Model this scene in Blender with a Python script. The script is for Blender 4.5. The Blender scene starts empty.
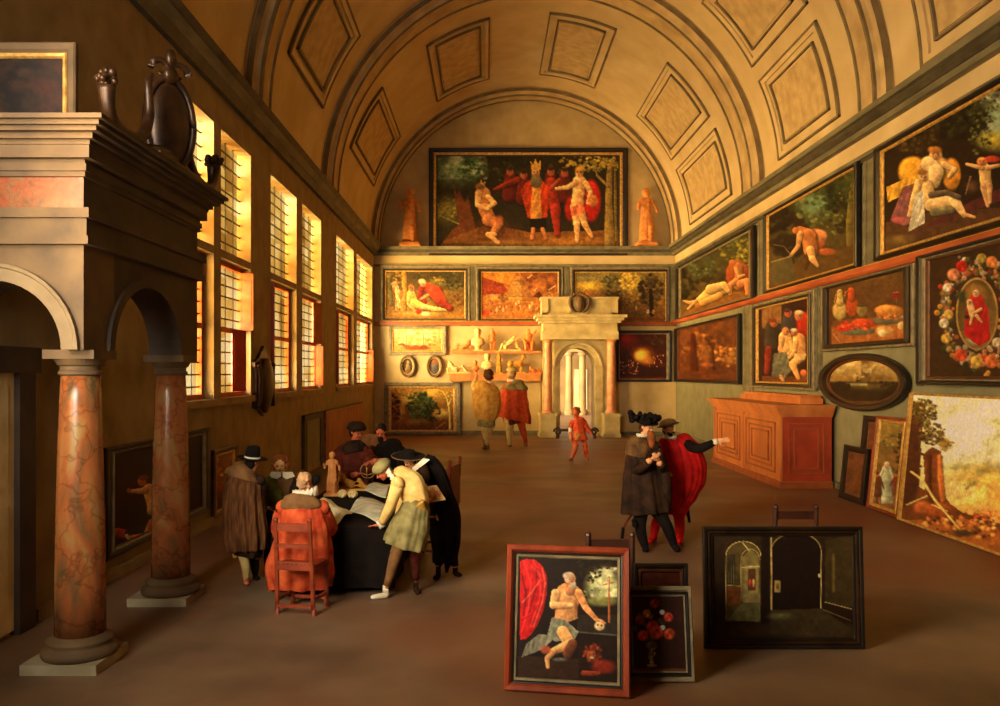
import bpy, bmesh, math, random
import numpy as np
from mathutils import Vector, Matrix, Quaternion
C = bpy.context.scene.collection
PI = math.pi
# ---- the photograph's perspective, used to measure real positions ----
FPX, CX, CY, EYE = 840.0, 487.0, 373.0, 2.2
XL, XR, YB = -4.0, 6.7, 29.8
def at(px, py, Y):
    return Vector(((px-CX)*Y/FPX, Y, EYE-(py-CY)*Y/FPX))
def lin(c):
    r = []
    for v in c[:3]:
        v = v/255.0
        r.append(v/12.92 if v <= 0.04045 else ((v+0.055)/1.055)**2.4)
    return tuple(r)
_m = {}
def mat(name, col, col2=None, rough=0.6, scale=3.0, detail=6.0, metal=0.0, bump=0.0, bscale=None, lo=0.35, hi=0.65, stretch=(1,1,1), dist=0.0, spec=0.5):
    if name in _m: return _m[name]
    m = bpy.data.materials.new(name); m.use_nodes = True
    nt = m.node_tree; n = nt.nodes; l = nt.links
    b = n['Principled BSDF']
    tc = n.new('ShaderNodeTexCoord'); mp = n.new('ShaderNodeMapping'); mp.inputs['Scale'].default_value = stretch
    l.new(tc.outputs['Object'], mp.inputs['Vector'])
    nz = n.new('ShaderNodeTexNoise'); nz.inputs['Scale'].default_value = scale; nz.inputs['Detail'].default_value = detail
    nz.inputs['Distortion'].default_value = dist
    l.new(mp.outputs[0], nz.inputs['Vector'])
    cr = n.new('ShaderNodeValToRGB'); e = cr.color_ramp.elements
    c2 = col2 if col2 else tuple(int(v*0.8) for v in col)
    e[0].position = lo; e[0].color = (*lin(c2), 1); e[1].position = hi; e[1].color = (*lin(col), 1)
    l.new(nz.outputs['Fac'], cr.inputs[0]); l.new(cr.outputs[0], b.inputs['Base Color'])
    b.inputs['Roughness'].default_value = rough; b.inputs['Metallic'].default_value = metal
    b.inputs['Specular IOR Level'].default_value = spec
    if bump:
        bn = n.new('ShaderNodeBump'); bn.inputs['Strength'].default_value = bump; bn.inputs['Distance'].default_value = 0.02
        nb = n.new('ShaderNodeTexNoise'); nb.inputs['Scale'].default_value = bscale or scale*4; nb.inputs['Detail'].default_value = 5
        l.new(tc.outputs['Object'], nb.inputs['Vector'])
        l.new(nb.outputs['Fac'], bn.inputs['Height']); l.new(bn.outputs[0], b.inputs['Normal'])
    _m[name] = m
    return m
# ---- object helpers ----
def tag(o, label=None, cat=None, group=None, kind=None):
    if label: o['label'] = label
    if cat: o['category'] = cat
    if group: o['group'] = group
    if kind: o['kind'] = kind
    return o
def thing(name, label, cat, loc=(0,0,0), group=None, rotz=0):
    o = bpy.data.objects.new(name, None); C.objects.link(o); o.location = loc; o.rotation_euler = (0,0,rotz)
    o.empty_display_size = 0.1
    return tag(o, label, cat, group)
def obj(name, bm, m, parent=None, smooth=False, loc=None, rel=None):
    """link one mesh object; rel = world point subtracted from every vertex (thing base)"""
    if rel is not None: bmesh.ops.translate(bm, vec=-Vector(rel), verts=bm.verts)
    me = bpy.data.meshes.new(name); bm.to_mesh(me); bm.free()
    for mm in (m if isinstance(m, (list, tuple)) else [m]): me.materials.append(mm)
    if smooth:
        for p in me.polygons: p.use_smooth = True
    o = bpy.data.objects.new(name, me); C.objects.link(o)
    if parent is not None: o.parent = parent
    if loc is not None: o.location = loc
    return o
def struct(name, bm, m, parent=None, smooth=False):
    o = obj(name, bm, m, parent, smooth)
    if parent is None: o['kind'] = 'structure'
    return o
def recalc(bm): bmesh.ops.recalc_face_normals(bm, faces=bm.faces); return bm
def quad(bm, vs, mi=0):
    f = bm.faces.new([bm.verts.new(v) for v in vs]); f.material_index = mi; return f
def box(bm, x0, x1, y0, y1, z0, z1, M=None, mi=0):
    p = [Vector((x, y, z)) for z in (z0, z1) for y in (y0, y1) for x in (x0, x1)]
    if M is not None: p = [M @ v for v in p]
    v = [bm.verts.new(q) for q in p]
    for f in ((0,2,3,1),(4,5,7,6),(0,1,5,4),(2,6,7,3),(0,4,6,2),(1,3,7,5)):
        fc = bm.faces.new([v[i] for i in f]); fc.material_index = mi
    return v
def B(): return bmesh.new()
def lathe(bm, prof, c=(0,0,0), n=32, mi=0, sx=1, sy=1, M=None):
    """prof = [(r,z)...] from bottom to top"""
    rings = []
    for r, z in prof:
        ring = []
        for k in range(n):
            a = 2*PI*k/n
            p = Vector((c[0]+r*sx*math.cos(a), c[1]+r*sy*math.sin(a), c[2]+z))
            if M is not None: p = M @ p
            ring.append(bm.verts.new(p))
        rings.append(ring)
    for a, b in zip(rings, rings[1:]):
        for k in range(n):
            f = bm.faces.new([a[k], a[(k+1) % n], b[(k+1) % n], b[k]]); f.material_index = mi
    bm.faces.new(rings[0][::-1]).material_index = mi; bm.faces.new(rings[-1]).material_index = mi
def frame_dir(d):
    d = d.normalized(); up = Vector((0,0,1)) if abs(d.z) < 0.93 else Vector((0,1,0))
    x = d.cross(up).normalized(); y = x.cross(d).normalized()
    return x, y, d
def tube(bm, pts, rad, n=10, fold=0, amp=0.0, cap=True, mi=0, ref=None, seed=0):
    """swept tube; rad = number, list of numbers, or list of (ra, rb); ra runs along x = dir cross up (or ref)"""
    pts = [Vector(p) for p in pts]
    if not isinstance(rad, (list, tuple)): rad = [rad]*len(pts)
    rings = []; px_ = None
    for i, p in enumerate(pts):
        if i == 0: d = pts[1]-p
        elif i == len(pts)-1: d = p-pts[i-1]
        else: d = (pts[i+1]-p).normalized()+(p-pts[i-1]).normalized()
        if d.length < 1e-9: d = Vector((0,0,1))
        x, y, d = frame_dir(d)
        if ref is not None:
            x = Vector(ref) - d*Vector(ref).dot(d)
            x = x.normalized(); y = d.cross(x).normalized()
        elif px_ is not None:
            x = (px_ - d*px_.dot(d)); x = x.normalized() if x.length > 1e-6 else frame_dir(d)[0]; y = d.cross(x).normalized()
        px_ = x
        ra, rb = rad[i] if isinstance(rad[i], (list, tuple)) else (rad[i], rad[i])
        ring = []
        t = i/(len(pts)-1)
        for k in range(n):
            a = 2*PI*k/n
            w = 1.0
            if fold:
                ph = fold*a/2+seed+.9*math.sin(2*a+seed)+.5*math.sin(3*a+2*t)
                w += 1.7*amp*(.2+.8*t)*(1-2*abs(math.sin(ph)))+.35*amp*math.sin((2*fold+1)*a+seed+3*t)
            ring.append(bm.verts.new(p + x*(ra*w*math.cos(a)) + y*(rb*w*math.sin(a))))
        rings.append(ring)
    for a, b in zip(rings, rings[1:]):
        for k in range(n):
            bm.faces.new([a[k], a[(k+1) % n], b[(k+1) % n], b[k]]).material_index = mi
    if cap:
        bm.faces.new(rings[0][::-1]).material_index = mi; bm.faces.new(rings[-1]).material_index = mi
def smooth_path(pts, rad, sub=4):
    """Catmull-Rom through pts with radii"""
    P = [Vector(p) for p in pts]; n = len(P)
    R = [(r if isinstance(r, (list, tuple)) else (r, r)) for r in (rad if isinstance(rad, (list, tuple)) else [rad]*n)]
    op, orr = [], []
    for i in range(n-1):
        p0, p1, p2, p3 = P[max(i-1,0)], P[i], P[i+1], P[min(i+2,n-1)]
        for k in range(sub):
            t = k/sub
            op.append(0.5*((2*p1)+(p2-p0)*t+(2*p0-5*p1+4*p2-p3)*t*t+(3*p1-p0-3*p2+p3)*t**3))
            s = t*t*(3-2*t)
            orr.append(tuple(a*(1-s)+b*s for a, b in zip(R[i], R[i+1])))
    op.append(P[-1]); orr.append(R[-1])
    return op, orr
def stube(bm, pts, rad, sub=4, **k):
    p, r = smooth_path(pts, rad, sub); tube(bm, p, r, **k)
def ball(bm, c, r, M=None, n=12, m=8, mi=0):
    """ellipsoid; r number or (rx,ry,rz); M 3x3 rotation"""
    if not isinstance(r, (list, tuple)): r = (r, r, r)
    c = Vector(c); vs = []
    for j in range(1, m):
        th = PI*j/m; ring = []
        for k in range(n):
            a = 2*PI*k/n
            v = Vector((r[0]*math.sin(th)*math.cos(a), r[1]*math.sin(th)*math.sin(a), r[2]*math.cos(th)))
            if M is not None: v = M @ v
            ring.append(bm.verts.new(c+v))
        vs.append(ring)
    t = Vector((0,0,r[2])); b = -t
    if M is not None: t = M @ t; b = M @ b
    tv = bm.verts.new(c+t); bv = bm.verts.new(c+b)
    for k in range(n):
        bm.faces.new([tv, vs[0][k], vs[0][(k+1) % n]]).material_index = mi
        bm.faces.new([bv, vs[-1][(k+1) % n], vs[-1][k]]).material_index = mi
        for a, bb in zip(vs, vs[1:]):
            bm.faces.new([a[k], bb[k], bb[(k+1) % n], a[(k+1) % n]]).material_index = mi
def extrude_poly(bm, pts, vec, mi=0):
    """closed planar polygon pts (world) extruded by vec"""
    a = [bm.verts.new(Vector(p)) for p in pts]; b = [bm.verts.new(Vector(p)+Vector(vec)) for p in pts]
    n = len(a)
    bm.faces.new(a[::-1]).material_index = mi; bm.faces.new(b).material_index = mi
    for k in range(n): bm.faces.new([a[k], a[(k+1) % n], b[(k+1) % n], b[k]]).material_index = mi
def sweep_profile(bm, prof, path, closed=False, mi=0):
    """prof = list of (out, up) ; path = list of (origin, outvec, upvec)"""
    rings = [[bm.verts.new(o + u*a + w*b) for a, b in prof] for o, u, w in path]
    n = len(prof); m = len(rings)
    for i in range(m if closed else m-1):
        a, b = rings[i], rings[(i+1) % m]
        for k in range(n):
            bm.faces.new([a[k], a[(k+1) % n], b[(k+1) % n], b[k]]).material_index = mi
    if not closed:
        bm.faces.new(rings[0][::-1]); bm.faces.new(rings[-1])

# ---- materials ----
M = {}
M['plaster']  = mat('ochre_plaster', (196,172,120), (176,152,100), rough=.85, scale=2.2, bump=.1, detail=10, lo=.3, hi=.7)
M['vault']    = mat('vault_plaster', (208,184,134), (190,163,112), rough=.85, scale=1.4, detail=9, bump=.08, lo=.3, hi=.7)
M['vaultp']   = mat('coffer_relief', (200,172,118), (176,148,98), rough=.85, scale=4, detail=8, bump=.2, bscale=9)
M['rib']      = mat('pale_rib_stone', (196,168,116), (166,138,90), rough=.8, scale=2)
M['ribline']  = mat('dark_rib_moulding', (128,110,76), (104,88,58), rough=.8, scale=3)
M['gmould']   = mat('grey_green_moulding', (126,118,86), (92,86,62), rough=.7, scale=4, stretch=(1,.3,1))
M['gwall']    = mat('grey_green_wall', (140,134,100), (122,116,80), rough=.85, scale=2.5, bump=.1, detail=10, lo=.3, hi=.7)
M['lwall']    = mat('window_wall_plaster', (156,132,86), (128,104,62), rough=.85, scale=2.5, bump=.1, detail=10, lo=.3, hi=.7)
M['dark_cor'] = mat('cornice_dark_wood', (84,76,54), (58,50,34), rough=.6, scale=3)
M['rail']     = mat('red_brown_rail', (190,96,48), (150,66,32), rough=.55, scale=4, stretch=(1,.2,1))
M['stone']    = mat('pale_window_stone', (160,134,92), (136,112,72), rough=.8, scale=4, bump=.1)
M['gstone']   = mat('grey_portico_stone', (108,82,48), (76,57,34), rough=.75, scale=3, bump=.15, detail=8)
M['dstone']   = mat('dark_brown_and_shaded_stone', (66,48,32), (44,30,19), rough=.7, scale=3, bump=.15)  # dark stone parts; on the portico side its colour also carries shade
M['pplinth']  = mat('plinth_stone', (176,164,132), (146,132,100), rough=.7, scale=3)
M['orange']   = mat('orange_painted_wood', (176,84,20), (150,66,14), rough=.5, scale=4)
M['redwood']  = mat('red_painted_wood', (190,50,20), (160,36,14), rough=.5, scale=4)
M['came']     = mat('lead_came', (58,52,34), (40,34,22), rough=.6)
M['black_w']  = mat('black_frame_wood', (34,26,20), (20,14,10), rough=.4, scale=6)
M['brown_w']  = mat('brown_frame_wood', (96,52,28), (64,32,16), rough=.45, scale=6)
M['red_w']    = mat('red_brown_frame_wood', (150,62,30), (110,40,18), rough=.4, scale=6, stretch=(1,1,.3))
M['grey_w']   = mat('grey_frame', (136,122,90), (100,88,62), rough=.6, scale=8)
M['gold']     = mat('gilt_moulding', (214,170,88), (164,118,48), rough=.4, scale=14, metal=.25)
M['cabinet']  = mat('orange_cabinet_wood', (200,122,62), (170,94,42), rough=.45, scale=3, stretch=(1,1,.35), detail=8)
M['cabred']   = mat('cabinet_moulding', (160,84,42), (130,62,28), rough=.45, scale=4)
M['bronze']   = mat('dark_bronze', (70,44,22), (38,22,12), rough=.4, metal=.4, scale=6)
M['darkred_w']= mat('dark_red_chair_wood', (120,44,20), (86,28,12), rough=.4, scale=6)
M['mahog']    = mat('light_red_chair_wood', (150,64,32), (112,42,20), rough=.4, scale=6)
def marble(name, a, b, c, scale=3.0, stretch=(1,1,1), rough=.25):
    m = mat(name, a, b, rough=rough, scale=scale, detail=8, dist=1.5, stretch=stretch)
    nt = m.node_tree; n = nt.nodes; l = nt.links
    cr = [x for x in n if x.type == 'VALTORGB'][0]
    e = cr.color_ramp.elements.new(.5); e.color = (*lin(c), 1)
    cr.color_ramp.elements[0].position = .3; cr.color_ramp.elements[-1].position = .68
    v = n.new('ShaderNodeTexVoronoi'); v.feature = 'DISTANCE_TO_EDGE'; v.inputs['Scale'].default_value = scale*1.3
    nz = n.new('ShaderNodeTexNoise'); nz.inputs['Scale'].default_value = scale*1.5
    tc = [x for x in n if x.type == 'TEX_COORD'][0]
    mx = n.new('ShaderNodeMix'); mx.data_type = 'VECTOR'; mx.inputs['Factor'].default_value = .35
    l.new(tc.outputs['Object'], mx.inputs['A']); l.new(tc.outputs['Object'], nz.inputs['Vector']); l.new(nz.outputs['Color'], mx.inputs['B'])
    l.new(mx.outputs['Result'], v.inputs['Vector'])
    r2 = n.new('ShaderNodeValToRGB'); r2.color_ramp.elements[0].color = (.35,.25,.18,1); r2.color_ramp.elements[1].position = .06
    l.new(v.outputs['Distance'], r2.inputs[0])
    m2 = n.new('ShaderNodeMix'); m2.data_type = 'RGBA'; m2.blend_type = 'MULTIPLY'; m2.inputs['Factor'].default_value = .5
    l.new(cr.outputs[0], m2.inputs['A']); l.new(r2.outputs[0], m2.inputs['B'])
    l.new(m2.outputs['Result'], n['Principled BSDF'].inputs['Base Color'])
    return m
M['colmarble'] = marble('red_veined_marble', (146,118,68), (88,74,46), (150,84,44), 3.6, (1,1,.35))
M['friezemar'] = marble('rose_frieze_marble', (120,84,54), (88,64,42), (138,70,42), 7)
M['pinkcol']   = mat('pink_column_marble', (214,150,96), (196,120,70), rough=.4, scale=5)
M['portal']    = mat('pale_portal_stone', (196,178,124), (168,148,96), rough=.75, scale=3)
def floor_mat():
    m = mat('worn_brown_floor', (138,112,84), (98,77,57), rough=.5, scale=.7, detail=10, bump=.1, bscale=6, spec=.25)
    nt = m.node_tree; n = nt.nodes; l = nt.links
    cr = [x for x in n if x.type == 'VALTORGB'][0]
    nz = n.new('ShaderNodeTexNoise'); nz.inputs['Scale'].default_value = .25; nz.inputs['Detail'].default_value = 5
    tc = [x for x in n if x.type == 'TEX_COORD'][0]; l.new(tc.outputs['Object'], nz.inputs['Vector'])
    c2 = n.new('ShaderNodeValToRGB'); c2.color_ramp.elements[0].position = .45; c2.color_ramp.elements[1].position = .62
    l.new(nz.outputs['Fac'], c2.inputs[0])
    mx = n.new('ShaderNodeMix'); mx.data_type = 'RGBA'; mx.inputs['B'].default_value = (*lin((120,74,48)), 1)
    l.new(c2.outputs[0], mx.inputs['Factor']); l.new(cr.outputs[0], mx.inputs['A'])
    l.new(mx.outputs['Result'], n['Principled BSDF'].inputs['Base Color'])
    return m
M['floor'] = floor_mat()
def glass_mat():
    m = bpy.data.materials.new('leaded_yellow_glass'); m.use_nodes = True
    nt = m.node_tree; n = nt.nodes; l = nt.links
    n.remove(n['Principled BSDF']); out = n['Material Output']
    tc = n.new('ShaderNodeTexCoord'); mp = n.new('ShaderNodeMapping'); mp.inputs['Scale'].default_value = (1, 2.6, 2.9)
    l.new(tc.outputs['Object'], mp.inputs['Vector'])
    v = n.new('ShaderNodeTexVoronoi'); v.inputs['Scale'].default_value = 1.0; v.inputs['Randomness'].default_value = .35
    l.new(mp.outputs[0], v.inputs['Vector'])
    nz = n.new('ShaderNodeTexNoise'); nz.inputs['Scale'].default_value = .55; nz.inputs['Detail'].default_value = 4
    l.new(tc.outputs['Object'], nz.inputs['Vector'])
    ad = n.new('ShaderNodeMath'); ad.operation = 'MULTIPLY_ADD'; ad.inputs[1].default_value = .22
    sx = n.new('ShaderNodeSeparateColor'); l.new(v.outputs['Color'], sx.inputs[0]); l.new(sx.outputs[0], ad.inputs[0]); l.new(nz.outputs['Fac'], ad.inputs[2])
    cr = n.new('ShaderNodeValToRGB'); e = cr.color_ramp.elements
    e[0].position = .40; e[0].color = (*lin((158,116,52)), 1); e[1].position = .78; e[1].color = (*lin((255,242,204)), 1)
    k = e.new(.58); k.color = (*lin((226,186,108)), 1)
    l.new(ad.outputs[0], cr.inputs[0])
    t = n.new('ShaderNodeBsdfTransparent'); l.new(cr.outputs[0], t.inputs['Color'])
    g = n.new('ShaderNodeBsdfGlossy'); g.inputs['Roughness'].default_value = .15
    mx = n.new('ShaderNodeMixShader'); mx.inputs[0].default_value = .04
    l.new(t.outputs[0], mx.inputs[1]); l.new(g.outputs[0], mx.inputs[2]); l.new(mx.outputs[0], out.inputs[0])
    return m
M['glass'] = glass_mat()
# ================= THE ROOM =================
Y0 = -1.6; ZS = 6.7; XC = (XL+XR)/2; R = (XR-XL)/2
bm = B(); box(bm, XL-.6, XR+.6, Y0-.4, YB+2.2, -.3, 0); struct('floor', bm, M['floor'])
bm = B(); box(bm, XR, XR+.5, Y0, YB, 0, ZS); struct('wall_right', bm, M['gwall'])
bm = B(); box(bm, XL-.5, XR+.5, Y0-.4, Y0, 0, 13); struct('wall_near', bm, M['plaster'])
# back wall with the arched doorway cut through
DX0, DX1, DSP = at(558,0,YB).x+.03, at(591,0,YB).x+.1, 2.45
DCX, DR = (DX0+DX1)/2, (DX1-DX0)/2
bm = B()
hole = [(DX0,0),(DX0,DSP)]+[(DCX-DR*math.cos(a), DSP+DR*math.sin(a)) for a in [PI*k/16 for k in range(1,16)]]+[(DX1,DSP),(DX1,0)]
outl = [(XL-.5,0)]+[(x,z) for x,z in hole]+[(XR+.5,0),(XR+.5,ZS),(XC+R,ZS)]+[(XC+R*math.cos(a), ZS+R*math.sin(a)) for a in [PI*k/32 for k in range(1,32)]]+[(XC-R,ZS),(XL-.5,ZS)]
extrude_poly(bm, [(x,YB,z) for x,z in outl], (0,.7,0)); struct('wall_back', recalc(bm), M['plaster'])
# vault
bm = B(); N = 64
ins = [(XC+(R+.02)*math.cos(PI*k/N), ZS+(R+.02)*math.sin(PI*k/N)) for k in range(N+1)]
outs = [(XC+(R+.3)*math.cos(PI*k/N), ZS+(R+.3)*math.sin(PI*k/N)) for k in range(N+1)]
for k in range(N):
    for y0, y1 in ((Y0-.4, YB+.7),):
        a, b, c, d = ins[k], ins[k+1], outs[k], outs[k+1]
        v = [bm.verts.new((p[0], y, p[1])) for p in (a,b,d,c) for y in (y0,y1)]
        bm.faces.new([v[0],v[2],v[3],v[1]]); bm.faces.new([v[6],v[7],v[5],v[4]])
bmesh.ops.remove_doubles(bm, verts=bm.verts, dist=.001)
struct('ceiling', recalc(bm), M['vault'], smooth=True)
def arc_sweep(bm, prof, a0, a1, yc, n=48):
    """prof of (along y, inward) swept on the vault circle"""
    path = []
    for k in range(n+1):
        a = a0+(a1-a0)*k/n
        path.append((Vector((XC+R*math.cos(a), yc, ZS+R*math.sin(a))), Vector((0,1,0)), Vector((-math.cos(a),0,-math.sin(a)))))
    sweep_profile(bm, prof, path)
ti = 0
def trim(bm, m, smooth=False):
    global ti; ti += 1
    return struct('trim_%d' % ti, recalc(bm), m, smooth=smooth)
for yc, w in ((29.35,.42),(20.9,.62),(14.3,.46),(7.6,.4)):
    bm = B(); arc_sweep(bm, [(-w,-.02),(-w,.10),(-w*.72,.14),(-w*.66,.22),(w*.66,.22),(w*.72,.14),(w,.10),(w,-.02)], 0, PI, yc)
    o = trim(bm, [M['rib'], M['ribline']])
    for s in (-1,1):
        bm = B(); arc_sweep(bm, [(s*w*.60-.035,.2),(s*w*.60-.035,.25),(s*w*.60+.035,.25),(s*w*.60+.035,.2)], 0, PI, yc)
        obj('moulding', recalc(bm), M['ribline'], o)
        bm = B(); arc_sweep(bm, [(s*w-.03,.02),(s*w-.03,.13),(s*w+.05,.1),(s*w+.05,.02)], 0, PI, yc)
        obj('moulding', recalc(bm), M['ribline'], o)
# coffers
def coffer(deg, y0, y1, half):
    a = math.radians(deg); da = half/R
    def P(t, y, inn): return Vector((XC+(R-inn)*math.cos(a+t), y, ZS+(R-inn)*math.sin(a+t)))
    bm = B(); NS = 8
    def strip(t0,t1,ya,yb,h, mi=0):
        for k in range(NS):
            u0 = t0+(t1-t0)*k/NS; u1 = t0+(t1-t0)*(k+1)/NS
            v = [bm.verts.new(P(u,y,i)) for i in (-.01,h) for y in (ya,yb) for u in (u0,u1)]
            for f in ((0,2,3,1),(4,5,7,6),(0,1,5,4),(2,6,7,3),(0,4,6,2),(1,3,7,5)): bm.faces.new([v[j] for j in f]).material_index = mi
    def ring(ins_, w, h, mi):
        t = w/R; i_ = ins_/R
        strip(-da+i_, da-i_, y0+ins_*1.6, y0+ins_*1.6+w*1.6, h, mi); strip(-da+i_, da-i_, y1-ins_*1.6-w*1.6, y1-ins_*1.6, h, mi)
        strip(-da+i_, -da+i_+t, y0+ins_*1.6, y1-ins_*1.6, h, mi); strip(da-i_-t, da-i_, y0+ins_*1.6, y1-ins_*1.6, h, mi)
    ring(0,.04,.05,1); ring(.04,.10,.03,0); ring(.26,.035,.045,1)
    strip(-da+.34/R, da-.34/R, y0+.5, y1-.5, .012, 2)
    return trim(bm, [M['vault'], M['ribline'], M['vaultp']])
for d in (14,38,76,114,152): coffer(d, 22.9, 27.6, .95)
for d in (14,38,76,114,153): coffer(d, 15.9, 19.2, .95)
for d in (12,38,76,114,153): coffer(d, 9.3, 12.9, .95)
# ---- left wall with its windows ----
WT, WSL, WTB, WTT = 5.92, 1.80, 3.95, 4.07
bays = [((10.75,12.3),(12.63,14.27)), ((15.53,17.64),(18.2,20.3)), ((22.3,25.2),(25.8,29.3)), ((1.4,2.9),(3.2,4.7))]
bays.sort(key=lambda b: b[0][0])
bm = B()
def wl(y0,y1,z0,z1, x0=XL-.25, x1=XL): box(bm, x0, x1, y0, y1, z0, z1)
# a plain doorway near the portico
wl(Y0, YB, 0, WSL); wl(Y0, YB, WT, ZS)
prev = Y0
for (a,b),(c,d) in bays:
    wl(prev, a, WSL, WT); prev = d
wl(prev, YB, WSL, WT)
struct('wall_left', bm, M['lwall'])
wi = 0
def came_grid(bm, x, y0, y1, z0, z1, nc, nr, big=False):
    for k in range(1, nc):
        y = y0+(y1-y0)*k/nc; box(bm, x-.008, x+.012, y-.016, y+.016, z0, z1)
    for k in range(1, nr):
        z = z0+(z1-z0)*k/nr; box(bm, x-.006, x+.014, y0, y1, z-.011, z+.011)
random.seed(5)
GX = XL-.20
for bi, ((a,b),(c,d)) in enumerate(bays):
    wi += 1
    w = bpy.data.objects.new('window_%d' % wi, None); C.objects.link(w); w['kind'] = 'structure'; w.location = (XL-.25,(a+d)/2,WSL)
    off = (XL-.25,(a+d)/2,WSL)
    bm = B()
    box(bm, XL-.24, XL+.0, b, c, WSL, WT)                 # stone mullion
    box(bm, XL-.24, XL-.01, a, b, WTB, WTT); box(bm, XL-.24, XL-.01, c, d, WTB, WTT)
    obj('mullion', bm, M['stone'], w, rel=off)
    bm = B()
    box(bm, XL-.24, XL-.005, d-.03, d+.0, WSL, WT); box(bm, XL-.24, XL-.005, a, a+.03, WSL, WT)
    box(bm, XL-.24, XL-.005, a, d, WT-.04, WT); box(bm, XL-.24, XL+.06, a-.1, d+.1, WSL-.08, WSL+.02)
    obj('window_surround', bm, M['stone'], w, rel=off)
    for y0, y1 in ((a,b),(c,d)):
        for z0, z1, up in ((WTT,WT,True),(WSL+.02,WTB,False)):
            if not up:
                bm = B(); mid = (z0+z1)/2; fw = .09 if bi < 3 else .13
                box(bm, GX-.03, GX+.05, y0, y0+fw, z0, z1); box(bm, GX-.03, GX+.05, y1-fw, y1, z0, z1)
                box(bm, GX-.03, GX+.06, y0, y1, z0, z0+.07); box(bm, GX-.03, GX+.06, y0, y1, z1-.07, z1); box(bm, GX-.03, GX+.06, y0, y1, mid-.04, mid+.04)
                obj('casement_frame', bm, M['orange'], w, rel=off)
            bm = B(); quad(bm, [(GX,y0,z0),(GX,y1,z0),(GX,y1,z1),(GX,y0,z1)]); obj('pane', bm, M['glass'], w, rel=off)
            bm = B(); came_grid(bm, GX, y0, y1, z0, z1, 4, 9 if up else 12)
            obj('lead_came', bm, M['came'], w, rel=off)
# shutters: hinged in the reveals, folded back against the stone
def shutter(wname, y, z0, z1, ang, m, wd, lab=None):
    w = bpy.data.objects[wname]
    bm = B(); Mx = Matrix.Translation((GX+.05, y, 0)) @ Matrix.Rotation(ang, 4, 'Z')
    box(bm, 0, wd, -.018, .018, z0, z1, Mx)
    box(bm, wd*.15, wd*.85, -.026, .026, z0+.12, z1-.12, Mx)
    obj('shutter', bm, m, w, rel=w.location)
rd = math.radians
order = [b[0][0] for b in bays]
WA, WB_, WC = ['window_%d' % (order.index(v)+1) for v in (10.75, 15.53, 22.3)]
shutter(WA, 14.2, 2.92, 3.88, rd(2), M['orange'], .2)
shutter(WA, 13.65, 1.9, 2.9, rd(60), M['redwood'], .3)
shutter(WB_, 15.58, 2.3, 3.88, rd(4), M['redwood'], .2)
shutter(WB_, 20.0, 2.9, 3.88, rd(60), M['orange'], .3)
shutter(WB_, 20.25, 1.9, 2.85, rd(3), M['orange'], .2)
shutter(WC, 22.36, 1.9, 3.88, rd(4), M['redwood'], .2)
shutter(WC, 29.2, 1.9, 3.0, rd(2), M['orange'], .2)
# ---- cornices, friezes and rails on the walls ----
def run_right(z0, z1, dep, m, y0=Y0, y1=YB, bev=0):
    bm = B(); b_ = bev
    sweep_profile(bm, [(0,z0),(dep-b_,z0),(dep,z0+b_),(dep,z1),(0,z1)], [(Vector((XR,y,0)), Vector((-1,0,0)), Vector((0,0,1))) for y in (y0,y1)])
    return trim(bm, m)
def run_left(z0, z1, dep, m, y0=Y0, y1=YB):
    bm = B(); sweep_profile(bm, [(0,z0),(dep*.6,z0),(dep,z1),(0,z1)], [(Vector((XL,y,0)), Vector((1,0,0)), Vector((0,0,1))) for y in (y0,y1)])
    return trim(bm, m)
def run_back(z0, z1, dep, m, x0=XL, x1=XR):
    bm = B(); sweep_profile(bm, [(0,z0),(dep*.8,z0),(dep,z1),(0,z1)], [(Vector((x,YB,0)), Vector((0,-1,0)), Vector((0,0,1))) for x in (x0,x1)])
    return trim(bm, m)
run_right(6.36,6.46,.16,M['gmould']); run_right(6.46,6.58,.24,M['dark_cor'],bev=.05); run_right(6.58,6.68,.32,M['gmould'])
run_right(5.98,6.05,.10,M['gmould']); run_right(6.05,6.36,.03,M['vault']); run_right(5.92,5.98,.05,M['dark_cor'])
run_right(3.93,4.06,.12,M['rail'],bev=.04); run_right(4.06,4.09,.06,M['gold'])
run_left(6.36,6.5,.14,M['dark_cor']); run_left(6.5,6.6,.24,M['gmould']); run_left(6.6,6.68,.32,M['dark_cor'])
run_back(6.36,6.46,.14,M['gmould']); run_back(6.46,6.56,.2,M['dark_cor']); run_back(6.56,6.66,.3,M['gmould'])
run_back(6.05,6.36,.03,M['vault']); run_back(5.97,6.05,.10,M['gmould'])
run_back(3.9,4.01,.12,M['orange']); run_back(4.01,4.05,.05,M['gold'])
run_back(3.86,3.9,.06,M['gmould'])
# panel strips (pilasters) between the upper pictures
def strip_right(ya, yb, z0, z1):
    bm = B(); box(bm, XR-.035, XR, ya, yb, z0, z1); box(bm, XR-.06, XR, ya+.12*(yb-ya), ya+.28*(yb-ya), z0, z1); box(bm, XR-.06, XR, ya+.72*(yb-ya), ya+.88*(yb-ya), z0, z1)
    trim(bm, M['gmould'])
strip_right(14.3,14.9,4.09,5.92); strip_right(19.95,20.7,4.09,5.92); strip_right(29.3,29.75,4.09,5.92)
strip_right(16.75,16.95,1.9,3.93); strip_right(21.1,21.9,1.7,3.93); strip_right(12.88,13.02,2.0,3.93)
for x in (471.5, 565.5, 673):
    bm = B(); X = at(x,0,YB).x; box(bm, X-.12, X+.12, YB-.05, YB, 4.05, 5.97); box(bm, X-.04, X+.04, YB-.07, YB, 4.05, 5.97); trim(bm, M['gmould'])
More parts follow.
